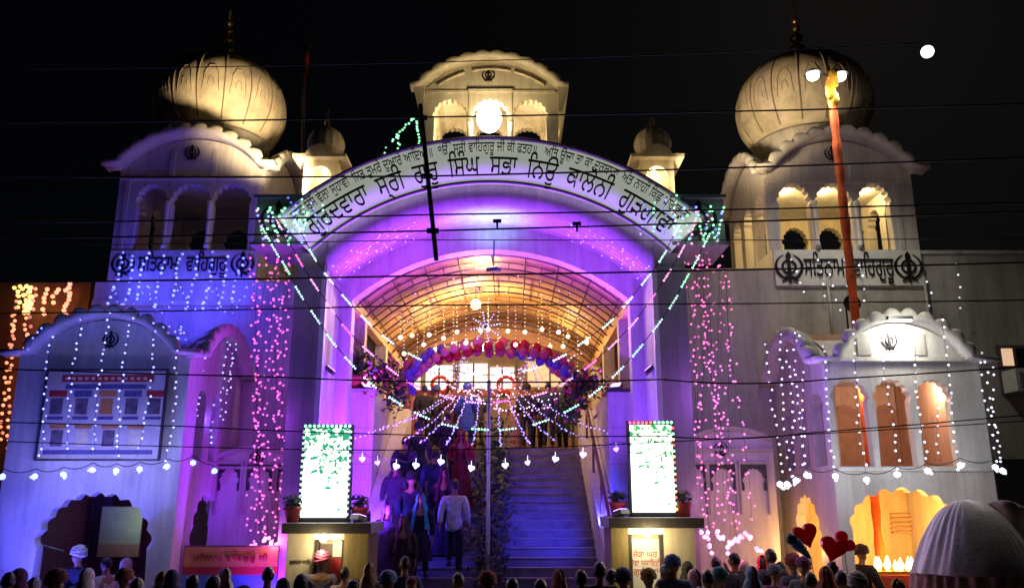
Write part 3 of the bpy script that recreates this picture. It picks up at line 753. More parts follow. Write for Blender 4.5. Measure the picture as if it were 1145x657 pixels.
for i, (u, kk) in enumerate(((.03, 'r'), (.24, 'b'), (.45, 'o'), (.66, 'b'), (.85, 'r'))):
    pr(u, u + .15, .70, .77, kk, 'caption'); pr(u + .02, u + .125, .50, .68, 'p' if i != 2 else 'o', 'portrait'); pr(u + .01, u + .14, .44, .475, 'b', 'caption')
for i, u in enumerate((.07, .28, .50, .72)):
    pr(u, u + .14, .34, .38, 'o', 'caption'); pr(u + .02, u + .12, .14, .32, 'p' if i % 2 == 0 else 'w', 'portrait')
pr(.04, .95, .05, .10, 'b', 'headline')
for u in range(13): pr(.15 + u * .055, .15 + u * .055 + .03, .895, .925, 'w', 'letter_block', .007)
# right pavilion with warm arches
rx0 = X(927, 470, YP); rx1 = X(1103, 470, YP); rze = Z(401, YP); rzp = Z(356, YP)
rh = [cusp((X(950, 600, YP) + X(1078, 600, YP)) / 2, X(1078, 600, YP) - X(950, 600, YP), .13, Z(590, YP), Z(547, YP), 9, .5)]
for a, b_ in ((935, 972), (983, 1020), (1031, 1066)):
    xa = X(a, 480, YP); xb = X(b_, 480, YP); rh.append(cusp((xa + xb) / 2, (xb - xa) * 1.12, Z(521, YP), Z(448, YP), Z(424, YP), 7))
sh = [cusp(YP + 1.55, 1.35, .13, 1.9, Z(552, 15.7), 9)] + [cusp(YP + .55 + .85 * k, .6, Z(522, 15.5), Z(462, 15.5), Z(442, 15.5), 7) for k in range(3)]
pavR = pavilion('arcade_pavilion', 'street pavilion with salmon upper arcade, floodlit gable and fire-lit arch below', rx0, rx1, rze, rzp, rh, 0, -1, sh, 'paint', (994, 381, .17), 10, slab=Z(532, YP), inner=[(.13, 3.0, 'cream'), (3.3, 6.2, 'salmon')])
MB().box(rx0 + .21, rx0 + .23, YP + .22, YP + 2.8, Z(530, YP), rze - .15).build('inner_side_wall', M['salmon'], pavR); MB().box(rx1 - .23, rx1 - .21, YP + .22, YP + 2.8, Z(530, YP), rze - .15).build('inner_side_wall', M['salmon'], pavR)
MB().box(lx0 + .21, lx0 + .23, YP + .22, YP + 2.8, .13, 3.0).build('inner_side_wall', M['maroonint'], pavL); MB().box(lx1 - .23, lx1 - .205, YP + .22, YP + .75, .13, 3.0).build('inner_side_wall', M['maroonint'], pavL)
# pale gable panel and dark blocks beside it, recess mouldings, shutter louvres
b = MB(); b.box(X(958, 385, YP), X(973, 385, YP), YP - .02, YP - .002, Z(397, YP), Z(373, YP)); b.box(X(1020, 385, YP), X(1034, 385, YP), YP - .02, YP - .002, Z(397, YP), Z(373, YP)); b.build('grey_panel', M['pillar'], pavR)
b = MB(); b.box(rx0 + .03, rx1 - .03, YP - .07, YP - .002, Z(404, YP), Z(400, YP)); b.box(rx0 + .05, rx1 - .05, YP - .09, YP - .002, Z(526.5, YP), Z(522.5, YP)); b.build('moulding', M['paint'], pavR)
b = MB(); 
for k in range(5): b.box(X(1000, 590, 17.2), X(1026, 590, 17.2), 17.28, 17.36, Z(575 + k * 5, 17.2) - .02, Z(575 + k * 5, 17.2) + .02)
b.build('louvre', M['salmon'], pavR)
# inner rear arch in upper room
for k, px in enumerate((948, 994, 1046)):
    x = X(px, 480, 17.3); b = MB(); b.panel(cusp(x, .55, Z(522, 17.3), Z(470, 17.3), Z(452, 17.3), 7), [], .04, front(17.32)); b.build('blind_arch', mat('niche_%s' % 'abc'[k], (.42, .22, .15), .6, .3, 5), pavR)
# flood lamp under the gable hood
fl = thing('gable_floodlight', 'white floodlight tucked under the scalloped hood of the arcade pavilion', 'floodlight', (X(998, 357, YP), YP - .24, Z(362, YP)))
MB().box(X(985, 357, YP), X(1012, 357, YP), YP - .3, YP - .2, Z(361, YP), Z(357, YP)).build('housing', M['fixture'], fl)
MB().box(X(986, 357, YP), X(1011, 357, YP), YP - .29, YP - .21, Z(362.2, YP), Z(361.1, YP)).build('lens', EM['lampw'], fl)
light('AREA', (X(998, 357, YP), YP - .25, Z(363.5, YP)), 38, (1, .97, .86), .4, (X(998, 380, YP), YP - .02, Z(390, YP)))
light('POINT', (X(998, 345, YP), YP - .75, Z(357, YP)), 16, (1, .97, .86), .1)

# low porches with blind arches between gate and pavilions
def porch(label, pa, pb, Yp, py_top, py_side, arches, emb):
    x0 = X(pa, 550, Yp); x1 = X(pb, 550, Yp); ze = Z(py_side, Yp); zp = Z(py_top, Yp)
    t = thing('blind_arch_porch', label, 'porch', ((x0 + x1) / 2, Yp, 0))
    b = MB(); b.panel(gable_outline(x0, x1, 0, ze, zp, .02), [], 17.49 - Yp, front(Yp)); b.build('body', M['paint'], t)
    b = MB(); A = seg_arc(x0, x1, ze, zp, 24); b.tube([(x, Yp - .04, z) for x, z in A], .045, 6); b.box(x0, x1, Yp - .06, Yp - .002, Z(py_side + 12, Yp), Z(py_side + 9, Yp)); b.build('moulding', M['paint2'], t)
    for a, c in arches:
        xa = X(a, 540, Yp); xc_ = X(c, 540, Yp); z1 = Z(519, Yp); z0 = Z(575, Yp)
        h = cusp((xa + xc_) / 2, (xc_ - xa) * .84, z0, Z(540, Yp), Z(523, Yp), 7)
        q = MB(); q.panel([(xa, Z(545, Yp)), (xa + .06, Z(545, Yp)), (xa + .06, Z(545, Yp))][:1] + [], [], .01, front(Yp)) if 0 else None
        # black spandrel plate with the arch cut out
        h2 = [p_ for p_ in h if p_[1] > Z(548, Yp)]
        P = [(xa, z1), (xa, Z(548, Yp))] + [(h2[-1][0], Z(548, Yp))] + h2[::-1] + [(h2[0][0], Z(548, Yp)), (xc_, Z(548, Yp)), (xc_, z1)]
        q.panel(P, [], .02, front(Yp - .022)); sp = q.build('spandrel', M['frame'], t)
        q = MB(); q.box(xa - .04, xa - .01, Yp - .04, Yp - .002, z0, z1 + .06); q.box(xc_ + .01, xc_ + .04, Yp - .04, Yp - .002, z0, z1 + .06); q.box(xa - .04, xc_ + .04, Yp - .045, Yp - .003, z1 + .01, z1 + .05); q.build('panel_frame', M['paint2'], t)
    b = MB(); khanda(b, (X(emb[0], emb[1], Yp), Z(emb[1], Yp)), .16, front(Yp - .003)); b.build('emblem', M['black'], t)
    return t
porch('low porch with three blind arches under the right pink lights', 772, 868, 16.4, 479, 492, ((770, 789), (794, 822), (829, 857)), (806, 502))
porch('low porch with three blind arches under the left pink lights', 236, 331, 16.4, 500, 512, ((244, 268), (276, 304), (310, 328)), (287, 512))

# ================================================================== PEDESTAL BOOTHS AND LED PANELS
ledm = []
for side, (col_d, thr) in enumerate((((.01, .14, .07), .40), ((.02, .16, .04), .36))):
    m = bpy.data.materials.new('led_panel_face'); m.use_nodes = True; nt = m.node_tree; bs = nt.nodes['Principled BSDF']
    tc = nt.nodes.new('ShaderNodeTexCoord'); n1 = nt.nodes.new('ShaderNodeTexNoise'); n1.inputs['Scale'].default_value = 9.5; n1.inputs['Detail'].default_value = 3
    n1.inputs['Distortion'].default_value = 1.2
    sp_ = nt.nodes.new('ShaderNodeSeparateXYZ'); nt.links.new(tc.outputs['Generated'], sp_.inputs[0]); nt.links.new(tc.outputs['Object'], n1.inputs['Vector'])
    ad = nt.nodes.new('ShaderNodeMath'); ad.operation = 'MULTIPLY_ADD'; ad.inputs[1].default_value = -.24 if side == 0 else -.18
    nt.links.new(sp_.outputs['Z'], ad.inputs[0]); nt.links.new(n1.outputs['Fac'], ad.inputs[2])
    rp = nt.nodes.new('ShaderNodeValToRGB'); rp.color_ramp.interpolation = 'EASE'
    rp.color_ramp.elements[0].position = .27; rp.color_ramp.elements[0].color = (*col_d, 1); rp.color_ramp.elements[1].position = .355; rp.color_ramp.elements[1].color = (.95, 1, .92, 1)
    nt.links.new(ad.outputs[0], rp.inputs[0]); nt.links.new(rp.outputs[0], bs.inputs['Emission Color']); bs.inputs['Emission Strength'].default_value = 3.4
    bs.inputs['Base Color'].default_value = (.02, .05, .02, 1)
    ledm.append(m)
for sg, body, slab, pan, lab, lab2 in (
    (-1, (320, 411), (317, 416), (339, 389, 476, 579), 'plaster booth with dark door under the left LED panel', 'glowing LED sign panel with green rim on the left booth'),
    (1, (684, 778), (680, 786), (706, 753, 472, 573), 'plaster booth with bright open doorway under the right LED panel', 'glowing LED sign panel with red and green lights on the right booth')):
    Yb = 13.9; xa = X(body[0], 620, Yb); xb = X(body[1], 620, Yb); zt = Z(584 if sg < 0 else 578, Yb)
    bo = thing('street_booth', lab, 'booth', ((xa + xb) / 2, Yb, 0), 'booths at the foot of the gate')
    if sg < 0: d0, d1 = X(349, 620, Yb), X(384, 620, Yb)
    else: d0, d1 = X(703, 620, Yb), X(744, 620, Yb)
    ztd = zt - .34
    m1, m2 = ('cream', 'mustard') if sg < 0 else ('mustard', 'cream')
    MB().box(xa, d0, Yb, 14.95, 0, zt - .162).build('wall', M[m1], bo)
    MB().box(d1, xb, Yb, 14.95, 0, zt - .162).build('wall', M[m2], bo)
    MB().box(d0 + .002, d1 - .002, Yb + .25, 14.95, 0, zt - .165).build('wall', M['cream'], bo)
    MB().box(d0 + .002, d1 - .002, Yb + .01, Yb + .24, zt - .26, zt - .164).build('soffit', M['white'], bo)
    sx0 = X(slab[0], 580, Yb - .2); sx1 = X(slab[1], 580, Yb - .2)
    MB().box(sx0, sx1, Yb - .28, 14.98, zt - .16, zt).build('roof_slab', M['pillar'], bo)
    dr = MB().box(d0 + .08, d1 - .06, Yb + .2, Yb + .245, 0, ztd).build('door', M['door'] if sg < 0 else M['white'], bo)
    MB().box(d0 + .02, d0 + .075, Yb + .12, Yb + .246, 0, ztd + .06).build('door_frame', M['frame'], bo); MB().box(d1 - .055, d1 - .004, Yb + .12, Yb + .246, 0, ztd + .06).build('door_frame', M['frame'], bo)
    if sg < 0:
        MB().box(X(370, 605, Yb), X(383, 605, Yb), Yb + .18, Yb + .198, Z(623, Yb), Z(604, Yb)).build('notice', M['white'], dr)
        MB().box(X(367, 605, Yb), X(384, 605, Yb), Yb + .185, Yb + .199, Z(648, Yb), Z(624, Yb)).build('red_panel', mat('red_panel', (.5, .05, .06), .5), dr)
        b = MB(); vs, fs, wdt, y0, y1 = text_pts('ਗੁਰਦਵਾਰਾ ਸਾਹਿਬ', .09)
        k = (X(345, 627, Yb) - X(322, 627, Yb)) / wdt; b.add([(xa + .23 + v.x * k, Yb - .004 - v.z * .3, Z(630, Yb) + v.y) for v in vs], fs); b.build('lettering', M['black'], bo, fix=False)
    else:
        b = MB()
        for i, tx in enumerate(('ਜੋੜਾ ਘਰ', 'ਸੇਵਾ ਸੁਸਾਇਟੀ', 'ਗੁੜਗਾਵਾਂ')):
            vs, fs, wdt, y0, y1 = text_pts(tx, .13); k = min(1, .5 / wdt)
            b.add([((d0 + d1) / 2 + v.x * k, Yb + .197 - v.z * .3, Z(623 + i * 10, Yb) + v.y) for v in vs], fs)
        b.build('lettering', mat('red_lettering', (.45, .04, .03), .5), dr, fix=False)
    lx = (d0 + d1) / 2 - (.06 if sg < 0 else 0)
    lm = MB().ball((lx, Yb - .12, zt - .235), .065, 12, 8).build('lamp', EM['lampy'], bo)
    light('POINT', (lx, Yb - .3, zt - .33), 24 if sg > 0 else 17, (1, .80, .42), .06)
    # LED panel
    px0, px1, pt, pb = pan; Yq = 14.15; q0 = X(px0, 525, Yq); q1 = X(px1, 525, Yq); zq0 = zt + .03; zq1 = Z(pt, Yq)
    lp = thing('led_sign', lab2, 'LED sign', ((q0 + q1) / 2, Yq, zt), 'LED panels on the booths')
    MB().box(q0, q1, Yq, Yq + .03, zq0 + .05, zq1 - .04).build('screen', ledm[0 if sg < 0 else 1], lp)
    MB().box(q0 - .05, q1 + .05, Yq + .035, Yq + .16, zq0 - .028, zq1 + .03).build('cabinet', M['frame'], lp)
    n = 10
    for k in range(n + 1): 
        MB().ball((q0 + (q1 - q0) * k / n, Yq - .02, zq1), .026, 6, 4).build('bulb', EM['green' if sg < 0 or k > 5 else 'ledred'], lp)
    for k in range(1, 16):
        z = zq0 + (zq1 - zq0) * k / 16
        MB().ball((q1 + .02, Yq - .01, z), .024, 6, 4).build('bulb', EM['greenw' if sg < 0 else ('ledred' if k % 3 == 0 else ('yellow' if k % 3 == 1 else 'green'))], lp)
        if sg < 0: MB().ball((q0 - .02, Yq - .01, z), .024, 6, 4).build('bulb', EM['greenw'], lp)
    light('AREA', ((q0 + q1) / 2, Yq - .06, (zq0 + zq1) / 2), 12, (.92, 1, .9), .7, ((q0 + q1) / 2, 0, (zq0 + zq1) / 2))
    # flower pots on the slab
    for px, yy in (((327, 14.05), (402, 14.35)) if sg < 0 else ((691, 14.3), (765, 14.2))):
        x = X(px, 575, yy)
        where = ('left' if sg < 0 else 'right'); inn = (px in (402, 691))
        pt_ = thing('flower_pot', 'red flower pot on the %s booth, %s side of its LED panel' % (where, 'stair' if inn else 'outer'), 'flower pot', (x, yy, zt), 'flower pots on the booths')
        MB().lathe([(.10, 0), (.135, .2), (.155, .2), (.155, .25), (.13, .25), (.12, .22)], (x, yy, zt + .002), 16).build('pot', M['terracotta'], pt_)
        lf = MB()
        for k in range(70):
            a = random.uniform(0, 2 * pi); r = random.uniform(.02, .15); c = Vector((x + r * cos(a), yy + r * sin(a), zt + .26 + random.uniform(0, .16)))
            d1_ = Vector((random.uniform(-1, 1), random.uniform(-1, 1), random.uniform(-.3, 1))).normalized() * .06; d2 = d1_.orthogonal().normalized() * .022
            lf.add([c - d1_, c + d2, c + d1_, c - d2], [(0, 1, 2, 3)])
        lf.build('foliage', M['leafdark'], pt_, fix=False)

# ================================================================== PLANTS AROUND THE LANDING
def leafy(mb, c, r, n, ls=.08, fl=None):
    for k in range(n):
        v = Vector((random.gauss(0, .45), random.gauss(0, .45), random.gauss(0, .45)))
        p_ = Vector(c) + Vector((v.x * r[0], v.y * r[1], v.z * r[2]))
        d1_ = Vector((random.uniform(-1, 1), random.uniform(-1, 1), random.uniform(-.6, 1))).normalized() * ls * random.uniform(.6, 1.3); d2 = d1_.orthogonal().normalized() * ls * .4
        mb.add([p_ - d1_, p_ + d2, p_ + d1_, p_ - d2], [(0, 1, 2, 3)])
c = at(397, 437, YB + .15); c.z = zpar + .07
t = thing('potted_plant', 'leafy plant in a red pot on the left wall block beside the pillar', 'plant', c)
MB().lathe([(.13, 0), (.18, .22), (.2, .22), (.2, .29), (.16, .29), (.15, .26)], c, 16).build('pot', M['terracotta'], t)
b = MB(); 
for k in range(7): a = k * .9; b.tube([(c.x, c.y, c.z + .25), (c.x + .1 * cos(a), c.y + .1 * sin(a), c.z + .5), (c.x + .25 * cos(a), c.y + .2 * sin(a), c.z + .6 + .05 * k)], .008, 4)
b.build('stem', M['leafdark'], t)
b = MB(); leafy(b, (c.x, c.y, c.z + .58), (.34, .25, .30), 150, .085); b.build('foliage', M['leaf'], t, fix=False)
for px, py, lab in ((428, 418, 'dark flowering creeper heaped on the stair end of the left block'), (655, 428, 'dark flowering creeper heaped on the stair end of the right block')):
    c = at(px, py, YB + .3)
    t = thing('flowering_creeper', lab, 'plant', (c.x, c.y, zpar + .07), 'creepers on the wall blocks')
    b = MB(); leafy(b, c, (.46, .4, .32), 340, .08); leafy(b, c + Vector((.3 if px < 500 else -.25, -.1, -.4)), (.3, .3, .5), 200, .08); b.build('foliage', M['leafdark'], t, fix=False)
    b = MB(); 
    for k in range(30): b.ball(c + Vector((random.gauss(.1 if px < 500 else -.1, .25), -.25 + random.gauss(0, .08), random.gauss(-.1, .25))), .045, 6, 4)
    b.build('blossom', M['terracotta'], t)
# planted strip up the middle of the stair, with a white pole
b = MB()
for k in range(26):
    y = y_s0 + 1.3 + k * .215; z = (y - y_s0) / run * rise
    leafy(b, (gx, y, z + .50), (.36, .16, .50), 110, .085)
hd = b.build('stair_hedge', M['leafdark'], fix=False); tag(hd, 'dark leafy strip of planting running up the middle of the stairs', 'hedge')
xpole = X(546, 560, 15.6)
pl = thing('striped_pole', 'tall white pole standing on the steps in front of the dark planting', 'pole', (xpole, 15.5, .83))
MB().tube([(xpole, 15.5, .82), (xpole, 15.5, Z(425, 15.5))], .035, 8).build('shaft', M['white'], pl)
MB().lathe([(.12, 0), (.12, .03), (.05, .05), (.04, .12)], (xpole, 15.5, .835), 12).build('foot', M['steel'], pl)

# ================================================================== SAFFRON POLE WITH TWIN LAMPS
YF = 15.6
bz = at(985, 622, YF); tp = at(928, 88, YF)
fx = (bz.x + tp.x) / 2
lean0 = Vector((bz.x, YF, .13)); lean1 = Vector((tp.x, YF, tp.z))
fp = thing('saffron_flagpole', 'tall saffron cloth wrapped pole with twin white lamps on top', 'flagpole', lean0)
n = 60; P = []; R_ = []
for i in range(n + 1):
    s = i / n; P.append(lean0.lerp(lean1, s)); R_.append(.084 + .010 * sin(i * 2.1) + .006 * sin(i * .9))
MB().tube(P, R_, 12).build('cloth_wrap', M['orangecloth'], fp)
b = MB(); 
for k in range(5):
    q = lean1 + Vector((.05 * cos(k * 1.3), -.12 + .02 * k, -.12 * k)); b.ball(q, .11, 8, 6, (1, .8, 1.6))
b.tube([lean1, lean1 + Vector((0, 0, .3))], [.06, .02], 8); b.build('cloth_knot', mat('yellow_cloth', (.80, .42, .03), .8, .4, 8, .5, 30), fp)
for px, py in ((909, 84), (939, 85)):
    q = at(px, py, YF - .1)
    lp = MB().lathe([(.02, .14), (.10, .10), (.17, .04), (.18, .02), (.16, .03)], q, 16).build('lamp_shade', M['fixture'], fp)
    MB().ball((q.x, q.y, q.z - .02), .125, 14, 10, (1, 1, .8)).build('lamp_glass', EM['lampw'], lp)
    MB().tube([q + Vector((0, 0, .12)), lean1 + Vector((0, 0, .05))], .02, 6).build('lamp_arm', M['fixture'], fp)
    light('SPOT', q + Vector((0, 0, -.22)), 330, (1, .93, .80), .12, q + Vector((.5, -1.2, -6)), 130, .9)
light('POINT', lean1 + Vector((0, -.35, -.35)), 8, (1, .85, .6), .1)
# red flag on the left mast
YM = 16.8; a0 = at(336, 300, YM); a1 = at(341, 42, YM)
fm = thing('flag_mast', 'thin rusty mast with a small furled red flag left of the gate', 'flag', (a0.x, YM, 0))
MB().tube([(a0.x, YM, 0), (a0.x, YM, a0.z), a1], .03, 8).build('mast', M['iron'], fm)
b = MB(); vs = []; fs = []
for i in range(9):
    s = i / 8
    for j in range(4): vs.append((a1.x + .03 + j * .035 * (1 - .5 * s), YM + .05 * sin(3 * s * pi + j), a1.z - .02 - s * 1.0 - .05 * j))
for i in range(8):
    for j in range(3): fs.append((i * 4 + j, i * 4 + j + 1, i * 4 + 5 + j, i * 4 + 4 + j))
b.add(vs, fs, True); fo = b.build('flag', M['redcloth'], fm, fix=False); md = fo.modifiers.new('s', 'SOLIDIFY'); md.thickness = .012

# ================================================================== LAMPS ON THE GATE
VIO = (.30, .03, 1.0)
def flood(label, pos, tgt, en, col, em, spot=100, size=.12, blend=.8, stem=None):
    t = thing('flood_lamp', label, 'floodlight', pos, 'coloured flood lamps')
    d = (Vector(tgt) - Vector(pos)).normalized(); q = d.to_track_quat('Z', 'Y').to_matrix()
    b = MB(); b.box(-.12, .12, -.09, .09, -.08, 0); b.v = [tuple(Vector(pos) + q @ Vector(v)) for v in b.v]; b.build('housing', M['fixture'], t)
    b = MB(); b.box(-.10, .10, -.07, .07, .003, .012); b.v = [tuple(Vector(pos) + q @ Vector(v)) for v in b.v]; b.build('lens', em, t)
    if stem is not None: MB().tube([Vector(pos), Vector(stem)], .018, 6).build('bracket', M['fixture'], t)
    light('SPOT', Vector(pos) + d * .05, en, col, size, tgt, spot, blend)
vl = emit('violet_lens', (.6, .3, 1), 4); bl = emit('blue_lens', (.3, .35, 1), 4); wl = emit('warm_lens', (1, .75, .4), 4); cl = emit('cyan_lens', (.5, .9, 1), 4)
flood('violet flood lamp on the left stringer wall aimed up at the arch', (xs0 - .17, 15.25, 1.84), (gx - 1.3, 15.75, 8.0), 2100, (.24, .03, 1), vl, 110)
flood('violet flood lamp on the right stringer wall aimed up at the arch', (xs1 + .17, 15.25, 1.84), (gx + 1.5, 15.75, 8.0), 1700, (.19, .04, 1), vl, 110)
flood('violet flood lamp on the left wall block washing the canopy edge', (xs0 - .55, YB + .1, zpar + .16), (gx - .8, YG + .5, 8.4), 900, VIO, vl, 115)
flood('violet flood lamp on the right wall block washing the canopy edge', (xs1 + .55, YB + .1, zpar + .16), (gx + 1.4, YG + .5, 8.4), 700, (.27, .04, 1), vl, 115)
flood('pink flood lamp fixed low on the inner side of the left pillar', (xi_l + .12, YG + .5, zpar + .2), (gx - .6, YG + .6, ZC + R_SOF), 380, (.60, .05, .95), vl, 95)
flood('violet flood lamp fixed low on the inner side of the right pillar', (xi_r - .12, YG + .5, zpar + .2), (gx + .5, YG + .7, ZC + R_SOF), 420, (.30, .04, 1), vl, 110)
flood('violet flood lamp on the slab of the left booth aimed at the arch front', (X(404, 582, 14.2), 14.0, Z(584, 13.9) + .11), (gx - 1.0, YG + .1, ZC + R_SOF), 520, (.32, .03, 1), vl, 70)
flood('violet flood lamp on the slab of the right booth aimed at the arch front', (X(692, 578, 14.2), 14.0, Z(578, 13.9) + .11), (gx + 1.0, YG + .1, ZC + R_SOF), 420, (.26, .03, 1), vl, 70)
flood('cyan flood lamp hung on the middle of the canopy rim', (gx + .05, YG + .85, z_cr - .55), (gx + .0, YG + .75, ZC + R_SOF), 90, (.25, .8, 1), cl, 120, stem=(gx + .05, YS - .1, z_cr + .15))
flood('violet flood lamp at the foot of the left wing wall', (X(318, 640, 14.7), 14.75, .55), (X(290, 420, 16), 16.5, 5.2), 1300, (.26, .02, 1), vl, 92, stem=(X(318, 640, 14.7), 14.75, .12))
flood('violet flood lamp at the foot of the stairs lighting the left wall block', (X(406, 582, 14.8), 14.85, Z(584, 13.9) + .11), (X(415, 500, YB), YB, 4.4), 800, (.28, .03, 1), vl, 120)
flood('blue flood lamp on the stair stringer lighting the steps', (xs1 + .16, 16.2, 2.37), (gx + .3, 19.0, 2.6), 480, (.035, .035, 1), bl, 140)
flood('blue flood lamp on the left stringer lighting the steps', (xs0 - .16, 16.0, 2.25), (gx - .6, 18.6, 2.4), 300, (.05, .035, 1), bl, 140)
flood('warm flood lamp on the gate roof aimed at the left dome', (X(338, 225, 15.4), 15.6, zb1 + .2), (X(256, 88, 19), 19.0, Z(92, 19)), 2900, (1, .72, .38), wl, 40, .35, .6)
flood('warm flood lamp on the gate roof aimed at the right dome', (X(760, 225, 15.4), 15.5, zb1 + .2), (X(870, 140, 19), 19.0, Z(112, 19)), 1300, (1, .74, .42), wl, 50, .35, .8)
flood('blue flood lamp in front of the poster pavilion', (X(20, 640, 13.6), 13.4, .6), (X(110, 450, YP), YP, 4.6), 650, (.08, .07, 1), bl, 120, stem=(X(20, 640, 13.6), 13.4, .12))
# top kiosk lamp: a very bright bulb in the middle arch
q = at(547, 132, YK + .35)
kl = thing('kiosk_lamp', 'glaring white lamp hung in the middle arch of the rooftop kiosk', 'lamp', q)
MB().ball(q, .27, 16, 12, (1, .7, 1.25)).build('globe', EM['lampw'], kl)
MB().tube([q + Vector((0, 0, .3)), q + Vector((0, 0, .8))], .015, 6).build('cord', M['wire'], kl)
light('POINT', q + Vector((0, .1, -.1)), 300, (1, .72, .34), .2)
light('POINT', q + Vector((-.0, -.95, -.2)), 20, (1, .84, .6), .1)
light('SPOT', (kxc, YK - .9, Z(168, YK)), 120, (1, .74, .34), .1, (kxc, YK, kzp), 120, .8)
light('POINT', (kxc - .9, YK + 1.1, Z(165, YK)), 26, (1, .70, .3), .1); light('POINT', (kxc + .9, YK + 1.1, Z(165, YK)), 26, (1, .70, .3), .1)
for sg in (-1, 1): light('POINT', (kxc + sg * 2.2, YK + .6, Z(150, YK)), 14, (1, .72, .34), .1)
# warm lamps inside the right tower
TX0, TX1, TZB, TZO, TZE, TZP, TXC = TR
for k in (-1, 0, 1):
    q = Vector((TXC + k * .95, 18.5, TZO + 1.75)); l_ = thing('tower_lamp', ('warm bulb inside the right tower behind its %s arch' % ('left', 'middle', 'right')[k + 1]), 'lamp', q, 'bulbs in the right tower')
    MB().ball(q, .05, 8, 6).build('bulb', EM['lampy'], l_); MB().tube([q, q + Vector((0, 0, .3))], .01, 5).build('cord', M['wire'], l_)
    light('POINT', q + Vector((0, 0, -.1)), 40, (1, .66, .24), .06)
light('POINT', (TX0 - .9, 18.2, TZO + .2), 22, (1, .68, .3), .1)
# canopy lamps
for k, (px, py, Y, r, e, lab) in enumerate(((532, 340, 20.6, .13, 420, 'bright yellow globe lamp under the middle of the canopy'), (540, 288, 17.9, .08, 110, 'yellow bulb fixed to the front truss of the canopy'), (540, 388, 22.5, .10, 60, 'yellow bulb behind the balloon arch'))):
    q = at(px, py, Y); l_ = thing('canopy_lamp', lab, 'lamp', q)
    MB().ball(q, r, 12, 8).build('globe', EM['lampy'], l_); MB().tube([q, q + Vector((0, 0, .7))], .012, 5).build('cord', M['wire'], l_)
    light('POINT', q + Vector((0, 0, -.18)), e, (1, .66, .26), .1)
light('POINT', (gx - 1.6, 22.8, zl + 3.0), 60, (1, .60, .22), .1); light('POINT', (gx + 1.7, 22.8, zl + 3.0), 60, (1, .60, .22), .1)
light('POINT', (gx - 1.5, 28.5, 7.4), 60, (1, .95, .88), .2); light('POINT', (gx + 2, 28.5, 7.4), 50, (1, .7, .35), .2)
# fire-lit lower arch and salmon arcade
light('POINT', (X(1000, 600, 15.9), 15.8, 2.2), 130, (1, .44, .07), .15)
light('POINT', (X(895, 590, 15.9), 15.9, 1.8), 30, (1, .52, .14), .1)
light('POINT', (X(960, 470, 15.6), 15.5, 4.75), 34, (1, .62, .40), .1); light('POINT', (X(1040, 470, 15.6), 15.5, 4.75), 34, (1, .66, .44), .1)
light('POINT', (X(40, 420, 16.6), 16.6, 5.0), 9, (1, .38, .06), .1)

# ================================================================== FAIRY LIGHTS
def ico(name, r, m, sub=1):
    me = bpy.data.meshes.new(name); bm = bmesh.new(); bmesh.ops.create_icosphere(bm, subdivisions=sub, radius=r); bm.to_mesh(me); bm.free()
    for p_ in me.polygons: p_.use_smooth = True
    me.materials.append(m); return me
BULB = {}
def bulb(parent, p_, key, r=.022, name='bulb'):
    q_ = random.random(); lv = 0 if q_ < .5 else (1 if q_ < .82 else 2)
    if r > .05: lv = 0
    if lv and (key, lv) not in EM:
        m_ = EM[key].copy(); m_.name = EM[key].name + '_dimmer'; m_.node_tree.nodes['Principled BSDF'].inputs['Emission Strength'].default_value *= (1, .65, .36)[lv]; EM[(key, lv)] = m_
    k = (key, r, lv)
    if k not in BULB: BULB[k] = ico('bulb', r * (.90 if r < .03 else .95), EM[(key, lv) if lv else key])
    o = bpy.data.objects.new(name, BULB[k]); COL.objects.link(o); o.parent = parent; o.location = Vector(p_) - parent.location; return o
ORD = ['leftmost', 'second from the left', 'third from the left', 'fourth from the left', 'fifth from the left', 'sixth from the left', 'seventh from the left', 'eighth from the left', 'ninth from the left', 'tenth from the left', 'eleventh from the left', 'twelfth from the left', 'thirteenth from the left', 'fourteenth from the left', 'fifteenth from the left']
def fstring(name, label, group, pts, key, gap, r=.022, end=None, jit=.03, cat='fairy lights', wire=True, rnd=None):
    """a cable through pts with small lamps along it"""
    pts = [Vector(q) for q in pts]
    b = MB(); b.tube(pts, .0028, 4)
    base = pts[0].copy(); dummy = bpy.data.objects.new('x', None); dummy.location = base
    me = bpy.data.meshes.new(name); me.from_pydata([tuple(Vector(v) - base) for v in b.v], [], b.f); me.materials.append(M['wire'])
    bpy.data.objects.remove(dummy)
    t = bpy.data.objects.new(name, me); COL.objects.link(t); t.location = base; tag(t, label, cat, group)
    L = [0]
    for i in range(1, len(pts)): L.append(L[-1] + (pts[i] - pts[i - 1]).length)
    d = gap * .5
    while d < L[-1] - gap * .2:
        i = max(k for k in range(len(L)) if L[k] <= d); i = min(i, len(pts) - 2)
        s = (d - L[i]) / max(1e-6, L[i + 1] - L[i]); q = pts[i].lerp(pts[i + 1], s) + Vector((random.uniform(-jit, jit), -.01, random.uniform(-jit, jit)))
        bulb(t, q, key if not rnd else random.choice(rnd), r); d += gap * random.uniform(.8, 1.2)
    if end: bulb(t, pts[-1] + Vector((0, -.02, -.05)), end[0], end[1], 'end_lamp')
    return t
def vstring(name, lab, group, px0, py0, px1, py1, Y, key, gap, r=.022, end=None, jit=.03, wob=.04, rnd=None):
    a = at(px0, py0, Y); c = at(px1, py1, Y); P = []
    for i in range(8):
        s = i / 7; P.append(a.lerp(c, s) + Vector((wob * sin(s * 5 + px0), random.uniform(-.02, .02), 0)))
    return fstring(name, lab, group, P, key, gap, r, end, jit, rnd=rnd)

